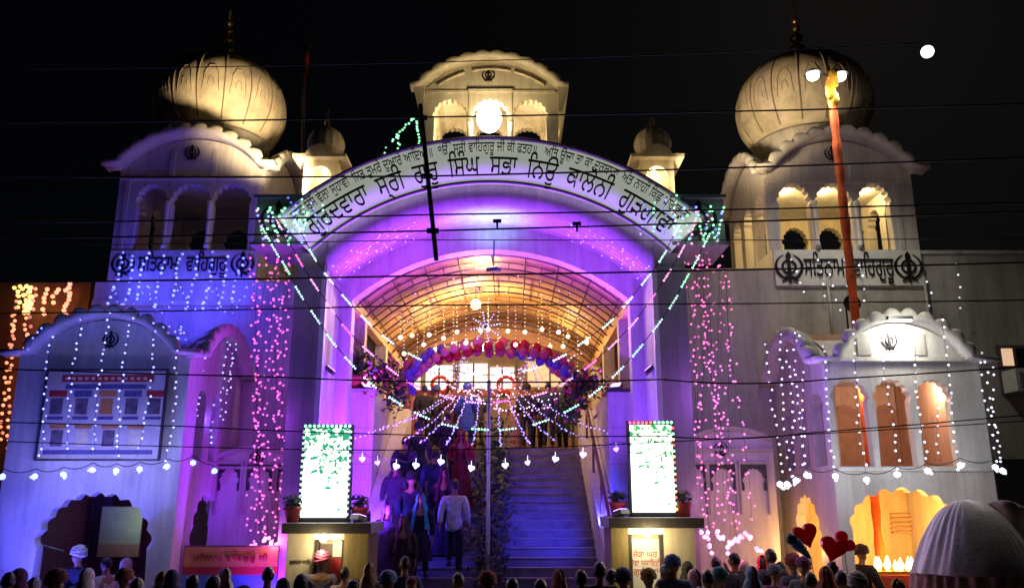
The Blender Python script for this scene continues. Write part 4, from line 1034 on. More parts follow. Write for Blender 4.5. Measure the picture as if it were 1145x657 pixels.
YL = 14.0
def row(fmt, group, L, Y, key, gap, name='fairy_light_string', **k):
    L = sorted(L, key=lambda q: q[0])
    for i, q in enumerate(L):
        vstring(name, fmt % ORD[i], group, q[0], q[1], q[2], q[3], q[4] if len(q) > 4 else Y, key, gap, **k)
row('pale blue fairy lights hanging over the poster pavilion front, %s string', 'blue strings on the poster pavilion',
    [(60, 374, 43, 512), (90, 353, 73, 503), (121, 346, 105, 503), (147, 350, 129, 515), (175, 356, 156, 510), (200, 388, 186, 519), (227, 398, 216, 515, 15.2)], YL, 'bluew', .125)
row('pale blue fairy lights on the poster pavilion side wall, %s string', 'blue strings beside the poster pavilion',
    [(246, 368, 236, 500), (252, 371, 249, 470), (258, 382, 252, 478), (265, 372, 258, 440)], 16.2, 'bluew', .15)
row('blue fairy lights over the left tower name band, %s string', 'blue strings on the left tower',
    [(138, 278, 122, 345), (166, 279, 152, 340), (204, 281, 192, 338), (238, 280, 226, 350), (272, 286, 258, 345), (150, 282, 139, 350), (184, 284, 172, 352), (220, 283, 210, 346), (256, 284, 243, 350)], 17.2, 'blue', .13, r=.034)
# looping blue swags under the left tower
for k in range(4):
    pxs = (126 + k * 38, 164 + k * 38); a = at(pxs[0], 318, 17.2); c = at(pxs[1], 318, 17.2)
    fstring('fairy_light_swag', 'blue fairy light swag below the left tower, %s loop' % ORD[k], 'blue swags under the left tower', [a.lerp(c, i / 8) - Vector((0, 0, 4 * (.55 + .1 * (k % 2)) * (i / 8) * (1 - i / 8))) for i in range(9)], 'blue', .16)
# bunched blue lights at the pavilion's roof corner
fstring('fairy_light_string', 'bunched blue fairy lights at the right roof corner of the poster pavilion', 'blue strings on the poster pavilion', [at(184, 362, 14.1), at(192, 372, 14), at(203, 370, 14), at(206, 380, 14.05), at(196, 376, 14), at(200, 366, 14.1), at(208, 372, 14.1)], 'blue', .09, jit=.05)
fstring('fairy_light_string', 'blue fairy lights along the left roof corner of the poster pavilion', 'blue strings on the poster pavilion', [at(30, 392, 14.05), at(38, 378, 14), at(47, 368, 14), at(58, 366, 14.05)], 'blue', .13, jit=.04)
# pink curtains
row('pink fairy lights beside the left gate pillar, %s string', 'pink strings left of the gate',
    [(288, 285, 276, 600), (298, 283, 285, 606), (303, 290, 292, 612), (309, 284, 301, 600), (316, 288, 309, 608), (323, 283, 318, 606), (333, 300, 325, 560), (293, 290, 281, 610), (312, 286, 305, 612)], 15.4, 'pink', .16, r=.026, jit=.09, wob=.09)
row('pink fairy lights beside the right gate pillar, %s string', 'pink strings right of the gate',
    [(766, 285, 785, 590), (780, 276, 795, 596), (784, 280, 801, 600), (789, 282, 806, 588), (800, 280, 817, 590), (805, 284, 826, 600), (814, 300, 836, 585), (775, 290, 790, 600), (795, 286, 812, 600)], 15.4, 'pink', .16, r=.026, jit=.09, wob=.09)
for nm, xs, Y, lab in (('l', (298, 312, 326, 285, 305, 318, 331, 280), 15.2, 'bright magenta light cluster along the red banner left of the gate'), ('r', (784, 795, 803, 812, 822, 830, 838, 848, 790, 806, 816), 15.0, 'bright magenta light cluster at the foot of the right porch')):
    xs = sorted(xs); P = [at(x, (607 if nm == 'l' else 603) + random.uniform(-7, 12), Y) for x in xs]
    t = fstring('light_cluster', lab, 'magenta clusters', P, 'magenta', .5, .035)
    for q in P:
        for k in range(3): bulb(t, q + Vector((random.uniform(-.05, .05), -.03, random.uniform(-.07, .07))), 'magenta', .04)
    light('POINT', P[len(P) // 2] + Vector((0, -.35, .1)), 12, (1, .2, .8), .1)
# white strings of the arcade pavilion
row('white fairy lights down the arcade pavilion front, %s string', 'white strings on the arcade pavilion front',
    [(919, 380, 934, 530), (950, 356, 969, 532), (984, 364, 1003, 527), (1020, 372, 1037, 524), (1044, 440, 1054, 518), (1050, 352, 1074, 518)], YL, 'white', .155, r=.024)
row('white fairy lights on the arcade pavilion side wall, %s string', 'white strings on the arcade pavilion side',
    [(858, 380, 872, 538), (869, 368, 884, 536), (879, 388, 890, 536), (889, 366, 897, 530), (893, 372, 904, 529)], 14.9, 'white', .16, r=.024)
row('white fairy lights at the arcade pavilion right corner, %s string', 'white strings on the right corner',
    [(1096, 388, 1112, 522), (1103, 398, 1117, 524), (1108, 404, 1121, 526)], 14.3, 'white', .2, r=.024)
row('white fairy lights on the wall below the right tower, %s string', 'white strings under the right tower',
    [(884, 284, 899, 338), (916, 284, 921, 345), (926, 288, 938, 352), (942, 286, 950, 336), (960, 290, 966, 340), (1036, 310, 1041, 352), (1068, 290, 1076, 358)], 17.3, 'white', .26, r=.026)
# rows of big lamps strung along both pavilions
def lamprow(lab, L, Y, key, r, hang=.06):
    P = [at(x, y, Y) for x, y in L]; pts = []
    for i in range(len(P) - 1):
        for k in range(5):
            s = k / 5; pts.append(P[i].lerp(P[i + 1], s) + Vector((0, 0, hang + .06 - .25 * s * (1 - s))))
    pts.append(P[-1] + Vector((0, 0, hang)))
    base = pts[0].copy(); b = MB(); b.tube(pts, .008, 5); me = bpy.data.meshes.new('lamp_garland'); me.from_pydata([tuple(Vector(v) - base) for v in b.v], [], b.f); me.materials.append(M['wire'])
    t = bpy.data.objects.new('lamp_garland', me); COL.objects.link(t); t.location = base; tag(t, lab, 'light garland', 'lamp garlands')
    for q in P:
        bulb(t, q, key, r, 'lamp')
        for k in range(2): bulb(t, q + Vector((random.uniform(-.06, .06), -.01, random.uniform(-.07, .02))), key, r * .5, 'lamp')
    return t
lamprow('row of big blue-white lamps strung below the poster', [(3, 532), (39, 532), (71, 530), (103, 525), (130, 526), (156, 524), (187, 521), (216, 517), (240, 526)], 14.0, 'rowblue', .055)
lamprow('row of big white lamps strung along the arcade pavilion', [(872, 541), (880, 541), (890, 537), (902, 531), (934, 532), (969, 536), (1003, 530), (1037, 526), (1074, 520), (1113, 522), (1121, 526)], 13.95, 'white', .06)
for px, py in ((50, 523), (115, 520), (175, 514)): light('POINT', at(px, py, 13.7), 24, (.34, .34, 1), .12)
light('POINT', at(100, 352, 13.3), 16, (.16, .18, 1), .12)  # added blue light brightening the left cornice, no lamp there
for px, py in ((905, 520), (960, 528), (1020, 522), (1085, 514)): light('POINT', at(px, py, 13.7), 12, (.84, .90, 1), .12)
light('POINT', at(230, 470, 15.6), 30, (.16, .06, 1), .15); light('POINT', at(200, 330, 16.5), 70, (.06, .05, 1), .2); light('POINT', at(145, 310, 16.9), 26, (.05, .05, 1), .2); light('POINT', at(255, 315, 16.9), 26, (.06, .05, 1), .2)
light('POINT', at(300, 470, 14.9), 22, (.42, .03, 1), .2); light('POINT', at(300, 360, 15.0), 26, (.45, .03, .9), .2)
light('POINT', at(805, 440, 14.6), 34, (.42, .10, 1), .2); light('POINT', at(800, 560, 14.6), 9, (.95, .35, .9), .2)
light('POINT', at(880, 420, 14.0), 42, (.32, .16, 1), .15)
# white heart lamps across the stair
def heart(mb, c, s, th, rot=0):
    P = []
    for i in range(24):
        t = 2 * pi * i / 24; x = .060 * 16 * sin(t) ** 3 * s; z = .06 * (13 * cos(t) - 5 * cos(2 * t) - 2 * cos(3 * t) - cos(4 * t)) * s
        P.append((x * cos(rot) - z * sin(rot), x * sin(rot) + z * cos(rot)))
    n = len(P); vs = [(c[0] + x, c[1] - th, c[2] + z) for x, z in P] + [(c[0] + x, c[1] + th, c[2] + z) for x, z in P]
    mb.add(vs, [tuple(range(n)), tuple(range(2 * n - 1, n - 1, -1))] + [(i, (i + 1) % n, (i + 1) % n + n, i + n) for i in range(n)])
HL = [(405, 513), (422, 517), (443, 521), (465, 520), (493, 516), (527, 523), (565, 520), (590, 517), (621, 513), (652, 508), (689, 502)]
P = [at(x, y, 14.6) for x, y in HL]; pts = [at(386, 508, 14.6)]
for i, q in enumerate(P):
    pts.append(q + Vector((0, 0, .13)))
    if i < len(P) - 1: pts.append(q.lerp(P[i + 1], .5) + Vector((0, 0, .06)))
pts.append(at(706, 496, 14.6))
t = thing('heart_lamp_garland', 'garland of white heart shaped lamps strung across the staircase', 'light garland', pts[0])
MB().tube(pts, .006, 4).build('cable', M['wire'], t)
for k, q in enumerate(P):
    b = MB(); heart(b, q, (.10 if k in (0, 1, 7, 10) else .125) * .5, .03, random.uniform(-.4, .4)); b.tube([q + Vector((0, 0, .04)), q + Vector((0, 0, .13))], .005, 4); b.build('heart_lamp', EM['white'] if 0 else EM['violet'] if k in (1, 10) else EM['white'], t)
for px in (440, 530, 640): light('POINT', at(px, 528, 14.4), 7, (.2, .2, 1), .1)
# three swagged garlands of LED tubes from block to block
def swag(lab, L, keys, seg, nbu, Y=14.75):
    P = [at(x, y, Y) for x, y in L]
    # smooth curve through the points
    pts = []
    for i in range(len(P) - 1):
        p0, p1, p2, p3 = P[max(i - 1, 0)], P[i], P[i + 1], P[min(i + 2, len(P) - 1)]
        for k in range(6):
            s = k / 6; pts.append(.5 * ((2 * p1) + (p2 - p0) * s + (2 * p0 - 5 * p1 + 4 * p2 - p3) * s * s + (3 * p1 - p0 - 3 * p2 + p3) * s ** 3))
    pts.append(P[-1])
    t = thing('led_swag', lab, 'light garland', pts[0], 'LED garlands across the gate')
    MB().tube(pts, .008, 5).build('cable', M['wire'], t)
    for i, q in enumerate(P):
        d = (P[min(i + 1, len(P) - 1)] - P[max(i - 1, 0)]).normalized()
        b = MB()
        for k in range(nbu):
            c = q + d * (k - (nbu - 1) / 2) * seg + Vector((0, -.015, -.01)); b.ball(c, .022 if k % 2 == 0 else .017, 8, 5)
        b.build('led_tube', EM[keys[i % len(keys)]], t)
    return t
swag('outer swag of green-white LED tubes hanging lowest in front of the stairs', [(298, 262), (308, 280), (320, 299), (335, 327), (353, 354), (371, 380), (392, 405), (414, 427), (443, 448), (472, 464), (503, 475), (537, 479), (568, 479), (605, 471), (639, 456), (666, 437), (691, 415), (713, 391), (735, 363), (753, 337), (766, 313), (778, 292), (790, 268)], ['greenw', 'greenw', 'green'], .055, 6)
swag('middle swag of pink LED tubes across the gate opening', [(312, 250), (335, 291), (352, 318), (370, 344), (388, 368), (412, 392), (439, 414), (462, 429), (500, 443), (530, 449), (560, 448), (603, 440), (633, 426), (660, 407), (686, 384), (708, 361), (728, 334), (746, 307), (762, 280), (775, 252)], ['pinkw', 'pink', 'pinkw'], .05, 6)
swag('inner swag of green-white LED tubes hanging highest across the gate opening', [(333, 252), (350, 285), (368, 311), (388, 335), (410, 358), (434, 379), (464, 398), (495, 411), (530, 418), (562, 418), (593, 412), (626, 399), (653, 381), (680, 361), (702, 337), (722, 312), (741, 286), (757, 256)], ['greenw', 'greenw', 'white'], .05, 6)
for (xa, xb, lab) in ((288, 345, 'left'), (751, 808, 'right')):
    for kk, keys, nn in (('green and blue', ('green', 'blue'), 26), ('pink and green', ('pinkw', 'green', 'greenw'), 22)):
        P = []; x = xa + (0 if kk[0] == 'g' else 3)
        for i in range(9): P.append(at(xa + (xb - xa) * (i / 8), 226 + (44 if i % 2 else 4) + (3 if kk[0] == 'p' else 0), 14.8))
        fstring('fairy_light_string', 'zigzag of %s fairy lights over the %s emblem block' % (kk, lab), 'zigzag lights on the emblem blocks', P, 'green', .15, .029, rnd=keys)
    xs = (325, 338, 350, 362) if lab == 'left' else (733, 745, 757, 722)
    for k, x in enumerate(sorted(xs)):
        vstring('fairy_light_string', '%s fairy lights over the %s end of the signboard, %s string' % (('blue', 'green')[k % 2], lab, ORD[k]), 'strings over the signboard ends', x, 226 + (k if lab == 'right' else 3 - k) * -3, x + (4 if lab == 'left' else -4), 262, 14.75, ('blue', 'green')[k % 2], .12, .026)
# net of little white lights on the inner corners of the arch
for sd, sg in (('left', -1), ('right', 1)):
    for k in range(6):
        P = []
        for i in range(9):
            t_ = sg * (th_s * (.99 - i * .07)); y = YG + .15 + k * .2
            P.append((gx + (R_SOF - .03) * sin(t_), y, ZC + (R_SOF - .03) * cos(t_)))
        fstring('fairy_light_string', 'lilac fairy lights on the %s haunch of the arch soffit, %s row from front' % (sd, ('first', 'second', 'third', 'fourth', 'fifth', 'sixth')[k]), 'net lights on the arch soffit', P, 'violet', .24, .019, jit=.05)
# green rope light behind the signboard
P = [at(438, 160, 15.9), at(448, 147, 15.9), at(462, 132, 15.9), at(467, 140, 15.9), at(469, 172, 15.9)]
fstring('rope_light', 'bent green rope light left of the rooftop kiosk', None, P, 'green', .06, .028, jit=.02)
vstring('rope_light', 'short upright green rope light behind the left signboard slope', None, 428, 165, 429, 182, 15.9, 'green', .08, .024)
vstring('rope_light', 'slanting green rope light beside the bent one', None, 446, 150, 441, 178, 15.9, 'green', .07, .026)
# warm hanging strings under the canopy
WS = [(448, 351, 375), (452, 365, 393), (461, 345, 373), (467, 380, 404), (474, 361, 383), (480, 336, 372), (487, 357, 388), (507, 350, 382), (511, 332, 369), (521, 348, 381), (537, 350, 367), (557, 349, 385), (568, 348, 368), (576.5, 349, 383), (587, 338, 369), (602, 354, 384), (606, 335, 366), (615, 336, 385), (624.5, 342, 369), (629.5, 360, 385), (635, 348, 374), (646, 353, 414), (656, 356, 381), (496, 345, 376), (546, 340, 366)]
for i, (x, a, c) in enumerate(sorted(WS)):
    Y = 19.2 + (i * 7 % 5) * .35
    f = [at(x, a - 8, Y), at(x, c, Y)]
    fstring('bulb_drop', 'warm bead string with round bulb under the canopy, number %s from the left' % ('one two three four five six seven eight nine ten eleven twelve thirteen fourteen fifteen sixteen seventeen eighteen nineteen twenty twenty-one twenty-two twenty-three twenty-four twenty-five'.split()[i]), 'bulb drops under the canopy', f, 'warm', .10, .017, end=('warmball', .062), jit=.01, cat='hanging lights')
for k, Y in enumerate((18.3, 19.8)):
    f_ = off_arc(.26); P = [(f_(.08 + .84 * i / 30)[0], Y, f_(.08 + .84 * i / 30)[1]) for i in range(31)]
    fstring('fairy_light_string', 'tiny warm white lights following the %s canopy truss' % ('nearest lit', 'second lit', 'third lit', 'deepest lit')[k], 'lights along the trusses', P, 'violet', .42, .02, jit=.12)
# violet fan strings from the canopy down to the stair sides
FAN = [((503, 440), (395, 489)), ((507, 441), (421, 480)), ((511, 442), (448, 494)), ((515, 443), (470, 494)), ((522, 443), (497, 499)), ((536, 441), (528, 497)), ((556, 440), (560, 500)), ((568, 441), (592, 495)), ((574, 440), (621, 493)), ((580, 438), (653, 491)), ((586, 436), (683, 485))]
for k, (a, c) in enumerate(FAN):
    A_ = at(a[0], a[1], 21.5); B_ = at(c[0], c[1], 15.8)
    P = [A_.lerp(B_, i / 10) - Vector((0, 0, 4 * .12 * (i / 10) * (1 - i / 10))) for i in range(11)]
    fstring('fairy_light_string', 'violet fairy lights fanning down to the stair side, %s of the fan' % ORD[k], 'fan of violet strings', P, 'violet', .21, .021, jit=.02)
# sparkling star and tree motif above the landing
t = thing('star_motif', 'sparkling blue-white LED star hung above the balloon arch', 'LED star', at(543, 365, 19.3))
for a in range(8):
    P = [at(543, 365, 19.3) + Vector((.035 * j * 2 * cos(a * pi / 4 + .2), 0, .035 * j * 2 * sin(a * pi / 4 + .2))) for j in range(1, 6)]
    b = MB(); b.tube([at(543, 365, 19.3), P[-1]], .006, 4); b.build('arm', M['wire'], t)
    for q in P: bulb(t, q, 'bluew', .022)
for kx, nm in ((592, 'right'), (519, 'left')):
    c = at(kx, 400, 19.4); t = thing('light_cascade', 'cone of tiny violet lights hung under the %s half of the balloon arch' % nm, 'hanging lights', c)
    for a in range(6):
        P = [c + Vector(((.03 + .05 * j) * cos(a * 1.05), .3 * (.03 + .05 * j) * sin(a * 1.05), -.09 * j)) for j in range(9)]
        MB().tube(P, .004, 4).build('cable', M['wire'], t)
        for q in P: bulb(t, q, 'violet', .018)
TG = ['one', 'two', 'three', 'four', 'five', 'six', 'seven', 'eight']
for k in range(8):
    Y = 19.9 + .22 * k; xa_ = 452 + (k * 23) % 70; xb_ = 650 - (k * 31) % 80; yy_ = 402 + (k * 11) % 34
    A_ = at(xa_, yy_, Y); B_ = at(xb_, yy_ + ((k * 7) % 9) - 4, Y); sg_ = .25 + .12 * (k % 4)
    P = [A_.lerp(B_, i / 14) - Vector((0, 0, 4 * sg_ * (i / 14) * (1 - i / 14) - .04 * sin(i * 1.9 + k))) for i in range(15)]
    fstring('fairy_light_string', 'tangled %s lights looping under the balloon arch, depth %s from the stairs' % (('pink', 'red', 'white', 'magenta')[k % 4], TG[k]), 'tangle under the balloon arch', P, ('pinkw', 'ledred', 'white', 'magenta')[k % 4], .12, .026, jit=.05)
light('POINT', at(546, 425, 20.6), 26, (1, .25, .4), .2)
# orange-yellow lights on the neighbour's wall
nbw = MB().box(X(-60, 400, 18), X(91, 400, 18), 18, 22, 0, Z(316, 18)).build('neighbour_building', M['orangewall']); tag(nbw, 'orange-lit house wall at the far left edge', 'building')
row('orange fairy lights on the far left house, %s string', 'orange strings on the far left house',
    [(22, 318, 5, 520, 17.8), (30, 318, 26, 480, 17.8), (40, 320, 12, 515, 16.4), (14, 350, 2, 500, 17.8)], 17.8, 'orange', .15, r=.042)
row('orange light strand zigzagging along the house parapet, %s stroke', 'orange zigzag on the far left house',
    [(36, 320, 28, 352), (52, 322, 50, 352), (60, 340, 66, 320), (76, 320, 74, 358), (70, 326, 84, 316)], 17.75, 'orange', .10, r=.055)
row('yellow light bunch on the house parapet, %s strand', 'yellow bunch on the far left house', [(18, 318, 22, 345), (24, 316, 28, 350), (30, 318, 33, 346), (36, 317, 31, 352)], 17.7, 'yellow', .12, r=.05)
light('POINT', at(40, 345, 17.2), 15, (1, .42, .10), .15); light('POINT', at(18, 460, 17.0), 14, (1, .42, .12), .15)

# ================================================================== BALLOON ARCH
bm_c = at(547, 432, 19.6); ra = X(642, 430, 19.6) - bm_c.x; rz_ = Z(388, 19.6) - bm_c.z
t = thing('balloon_arch', 'spiral arch of red, pink and violet balloons over the landing', 'balloon arch', (bm_c.x, 19.6, bm_c.z))
BC = [mat('balloon_%s' % n_, c_, .25, .1, 4) for n_, c_ in (('red', (.55, .02, .05)), ('pink', (.80, .28, .36)), ('violet', (.20, .12, .60)), ('rose', (.62, .10, .22)))]
for m_ in BC:
    nt = m_.node_tree; b_ = nt.nodes['Principled BSDF']; tr = nt.nodes.new('ShaderNodeBsdfTranslucent'); mx = nt.nodes.new('ShaderNodeMixShader'); mx.inputs[0].default_value = .45
    tr.inputs[0].default_value = b_.inputs['Base Color'].default_value
    if b_.inputs['Base Color'].links: nt.links.new(b_.inputs['Base Color'].links[0].from_socket, tr.inputs[0])
    nt.links.new(b_.outputs[0], mx.inputs[1]); nt.links.new(tr.outputs[0], mx.inputs[2]); nt.links.new(mx.outputs[0], nt.nodes['Material Output'].inputs[0])
BM = [ico('balloon', .125, m_, 2) for m_ in BC]
nB = 0
for k in range(25):
    th = radians(-6 + 192 * k / 24)
    cc = Vector((bm_c.x - ra * cos(th), 19.6, bm_c.z + rz_ * sin(th)))
    for j in range(4):
        a = j * pi / 2 + k * .38
        nrm = Vector((-cos(th), 0, sin(th)))
        o = bpy.data.objects.new('balloon', BM[j]); COL.objects.link(o); o.parent = t
        o.location = cc + nrm * .14 * cos(a) + Vector((random.gauss(0, .02), .14 * sin(a), random.gauss(0, .02))) - t.location; q_ = random.uniform(.82, 1.1); o.scale = (q_, q_, q_ * 1.12); o.rotation_euler = (random.uniform(-.5, .5), random.uniform(-.5, .5), 0)

# ================================================================== POWER LINES AND SPACER ROD NEAR THE CAMERA
def wirep(lab, L, Y, r):
    P = [at(x, y, Y) for x, y in L]
    d = (P[1] - P[0]).normalized(); P[0] = P[0] - d * 6; d = (P[-1] - P[-2]).normalized(); P[-1] = P[-1] + d * 6
    pts = []
    for i in range(len(P) - 1):
        for k in range(6): s = k / 6; pts.append(P[i].lerp(P[i + 1], s) - Vector((0, 0, .05 * 4 * s * (1 - s))))
    pts.append(P[-1])
    base = pts[0].copy(); b = MB(); b.tube(pts, r, 6)
    me = bpy.data.meshes.new('power_line'); me.from_pydata([tuple(Vector(v) - base) for v in b.v], [], b.f); me.materials.append(M['wire'])
    o = bpy.data.objects.new('power_line', me); COL.objects.link(o); o.location = base; tag(o, lab, 'power line', 'overhead power lines')
for i, (L, r, lab) in enumerate((
    ([(0, 75), (165, 76), (480, 66)], .006, 'thin overhead line highest in the picture, passing above the left dome'),
    ([(0, 133), (480, 131), (1145, 112)], .010, 'overhead line crossing the left dome and rooftop kiosk'),
    ([(0, 193), (480, 197), (1145, 172)], .011, 'overhead line crossing the small turrets and the signboard'),
    ([(0, 245), (480, 240), (1145, 222)], .010, 'overhead line just under the signboard lettering'),
    ([(0, 262), (480, 258), (1145, 232)], .011, 'overhead line through the violet arch, fixed to the spacer rod'),
    ([(0, 270), (480, 268), (1145, 262)], .006, 'thin overhead line through the violet arch below the spacer pair'),
    ([(0, 311), (480, 308), (1145, 289)], .012, 'heavy overhead line over both tower name bands'),
    ([(0, 346), (480, 341), (1145, 331)], .009, 'overhead line crossing the canopy lamp'),
    ([(0, 408), (300, 421), (740, 424), (925, 424), (1145, 406)], .010, 'sagging cable across the arcade pavilion arches and canopy'),
    ([(0, 468), (200, 476), (740, 487), (900, 484), (1145, 460)], .008, 'lower sagging cable across the right pavilion'),
    ([(0, 489), (240, 500), (700, 496), (1145, 466)], .007, 'lowest thin cable above the lamp rows'))):
    wirep(lab, L, 9.0 + .12 * i, r)
a = at(470, 117, 9.3); c = at(488, 291, 9.3)
t = thing('spacer_rod', 'dark slanting rod clamped to the overhead lines in front of the signboard', 'line spacer', c)
MB().tube([a, c], .028, 8).build('rod', M['wire'], t)
for px, py in ((471.5, 132), (477, 197), (484, 258)):
    q = at(px, py, 9.3); MB().tube([q + Vector((-.07, 0, 0)), q + Vector((.07, 0, 0))], .035, 8).build('clamp', M['wire'], t)
for px, py in ((556, 247), (645, 250)):
    q = at(px, py, 9.4); tag(MB().tube([q + Vector((-.05, 0, 0)), q + Vector((.05, 0, 0))], .025, 8).box(q.x - .012, q.x + .012, q.y - .012, q.y + .012, q.z - .10, q.z).build('line_clip', M['wire']), 'small dark clip on the line %s of the arch crown' % ('right' if px == 556 else 'far right'), 'line clip', 'clips on the power lines')
for px, pyb, lab in ((545, 300, 'single'),):
    pass
# moon
c = at(1037, 58, 420); mo = MB().ball(c, 3.5, 32, 20).build('moon', EM['moon']); tag(mo, 'bright full moon in the black sky', 'moon')

# ================================================================== RIGHT EDGE: WINDOW, AIR CONDITIONER, GATEWAY
Yw = 17.5
t = thing('window', 'brown framed lit window above the air conditioner at the far right', 'window', (X(1135, 400, Yw), Yw, Z(412, Yw)))
MB().box(X(1114, 400, Yw), 12, Yw - .05, Yw - .002, Z(440, Yw), Z(386, Yw)).build('frame', M['door'], t)
MB().box(X(1119, 400, Yw), X(1131, 400, Yw), Yw - .07, Yw - .052, Z(409, Yw), Z(390, Yw)).build('pane', emit('window_glow', (1, .62, .36), .7), t)
MB().box(X(1135, 400, Yw), X(1160, 400, Yw), Yw - .07, Yw - .052, Z(409, Yw), Z(390, Yw)).build('pane', M['glassdark'], t)
t = thing('air_conditioner', 'white box air conditioner fixed under the lit window', 'air conditioner', (X(1133, 430, Yw), Yw, Z(440, Yw)))
xa, xb, za, zb_ = X(1120, 430, Yw), X(1150, 430, Yw), Z(440, Yw), Z(416, Yw)
MB().box(xa, xb, Yw - .55, Yw - .055, za, zb_).build('case', M['acwhite'], t)
b = MB()
for k in range(7): b.box(xa + .06, xb - .2, Yw - .57, Yw - .552, za + .07 + k * .05, za + .09 + k * .05)
b.build('grille', M['pillar'], t)
t = MB().box(X(1112, 530, Yw), 12.3, Yw - .06, Yw - .003, 0, Z(513, Yw)).build('shutter_gate', M['frame']); tag(t, 'dark shutter gate beside the arcade pavilion at the right edge', 'gate')
# loudspeaker horn behind the arcade roof, black dish
q = at(946, 343, 16.6); t = thing('loudspeaker', 'black horn loudspeaker on the roof behind the saffron pole', 'loudspeaker', q)
b = MB(); b.lathe([(.03, 0), (.06, .15), (.16, .3), (.18, .32), (.15, .3)], (0, 0, 0), 16); b.v = [(q.x - v[2] * .7, q.y - v[2] * .6, q.z + v[1]) if 0 else (q.x + v[0], q.y - v[2], q.z + v[1]) for v in b.v]; b.build('horn', M['black'], t)
MB().tube([q, (q.x, q.y, Z(372, 16.6))], .02, 6).build('bracket', M['black'], t)

# ================================================================== CLOTH-COVERED CART, BANNER, FIRE, BALLOONS
Yc = 11.6
cx0 = X(1024, 655, Yc); cx1 = X(1215, 655, Yc); ctop = Z(562, Yc); cbot = Z(648, Yc)
t = thing('covered_cart', 'street cart under a gathered off-white cloth with plaid hem', 'cart', ((cx0 + cx1) / 2, Yc + .8, 0))
vs = []; fs = []; na = 288; nz = 16
ccx = X(1090, 600, Yc + .8); 
for i in range(nz + 1):
    s = i / nz
    for j in range(na):
        th = 2 * pi * j / na
        rx_ = (.20 + .70 * s ** .62) * (1 + (.04 - .034 * s) * sin(j * .62 + 1.6 * sin(j * .11)) + .05 * sin(3 * th + 1 + s) * s + .03 * sin(11 * th + 2 * s)); ry_ = (.16 + .6 * s ** .62)
        z = ctop + (cbot - ctop) * s + .03 * sin(2 * th + .6)
        vs.append((ccx + rx_ * cos(th) * (1 if abs(cos(th)) < .6 else 1), Yc + .9 + ry_ * sin(th), z))
top = len(vs); vs.append((ccx + .02, Yc + .9, ctop + .05))
for i in range(nz):
    for j in range(na): fs.append((i * na + j, i * na + (j + 1) % na, (i + 1) * na + (j + 1) % na, (i + 1) * na + j))
for j in range(na): fs.append((top, (j + 1) % na, j))
b = MB(); b.add(vs, fs, True); cl_ = b.build('cloth', M['canvas'], t)
b = MB(); vs = []; fs = []
for i in range(4):
    for j in range(na):
        th = 2 * pi * j / na; k = 1.02 + .03 * sin(j * .62 + 1.6 * sin(j * .11)) + .03 * i
        vs.append((ccx + .83 * k * cos(th), Yc + .9 + .79 * k * sin(th), cbot + .03 - i * .16))
for i in range(3):
    for j in range(na): fs.append((i * na + j, i * na + (j + 1) % na, (i + 1) * na + (j + 1) % na, (i + 1) * na + j))
b.add(vs, fs, True); b.build('hem', M['plaid'], t)
b = MB(); b.box(ccx - .7, ccx + .7, Yc + .2, Yc + 1.6, .55, cbot - .3); b.build('cart_body', M['door'], t)
for sx in (-.55, .55):
    for yy in (Yc + .3, Yc + 1.5): b = MB(); b.tube([(ccx + sx + .32 * cos(2 * pi * i / 20), yy, .33 + .32 * sin(2 * pi * i / 20)) for i in range(20)], .03, 6, close=True); b.build('wheel', M['black'], t)
# second cloth/tarp wall behind the cart at the right edge
b = MB(); xq0, xq1 = X(1100, 600, 13.2), 9.5
vs = []; fs = []
for i in range(13):
    for j in range(25): vs.append((xq0 + (xq1 - xq0) * j / 24, 13.2 + .06 * sin(j * 1.1) + .03 * sin(i), Z(566, 13.2) + .10 * sin(j * .4) - (Z(566, 13.2) - .1) * i / 12))
for i in range(12):
    for j in range(24): fs.append((i * 25 + j, i * 25 + j + 1, (i + 1) * 25 + j + 1, (i + 1) * 25 + j))
b.add(vs, fs, True); o = b.build('tarpaulin', mat('grey_tarpaulin', (.32, .26, .24), .7, .4, 4, .3, 20), fix=False); md = o.modifiers.new('s', 'SOLIDIFY'); md.thickness = .01
tag(o, 'grey brown tarpaulin hanging behind the cloth-covered cart', 'tarpaulin')
# flex banner left of the booth
Yn = 14.9; n0 = X(205, 630, Yn); n1 = X(310, 630, Yn); zn0 = 1.0; zn1 = Z(611, Yn)
t = thing('flex_banner', 'orange, red and blue flex banner on a thin frame beside the left booth', 'banner', ((n0 + n1) / 2, Yn, 0))
zz = [zn0, zn0 + (zn1 - zn0) * .52, zn0 + (zn1 - zn0) * .66, zn1]
for k, m_ in enumerate((mat('banner_blue', (.10, .35, .60), .4, .2, 4), mat('banner_red', (.55, .05, .05), .4, .2, 5), mat('banner_orange', (.75, .35, .10), .4, .3, 5))):
    MB().box(n0, n1, Yn, Yn + .012, zz[k] + .001, zz[k + 1] - .001).build('stripe', m_, t)
b = MB(); 
for x in (n0, n1, (n0 + n1) / 2): b.tube([(x, Yn + .03, .12), (x, Yn + .03, zn1 + .02)], .018, 6)
b.tube([(n0, Yn + .03, zn1 + .01), (n1, Yn + .03, zn1 + .01)], .018, 6); b.build('frame', M['door'], t)
b = MB(); vs, fs, wdt, y0, y1 = text_pts('ਸਿਤਨਾਮ ਵਾਿਹਗੁਰੂ ਜੀ', .14); k = (n1 - n0) * .8 / wdt; b.add([((n0 + n1) / 2 + v.x * k, Yn - .004 - v.z * .3, zz[2] + .10 + v.y) for v in vs], fs); b.build('lettering', prn['r'], t, fix=False)
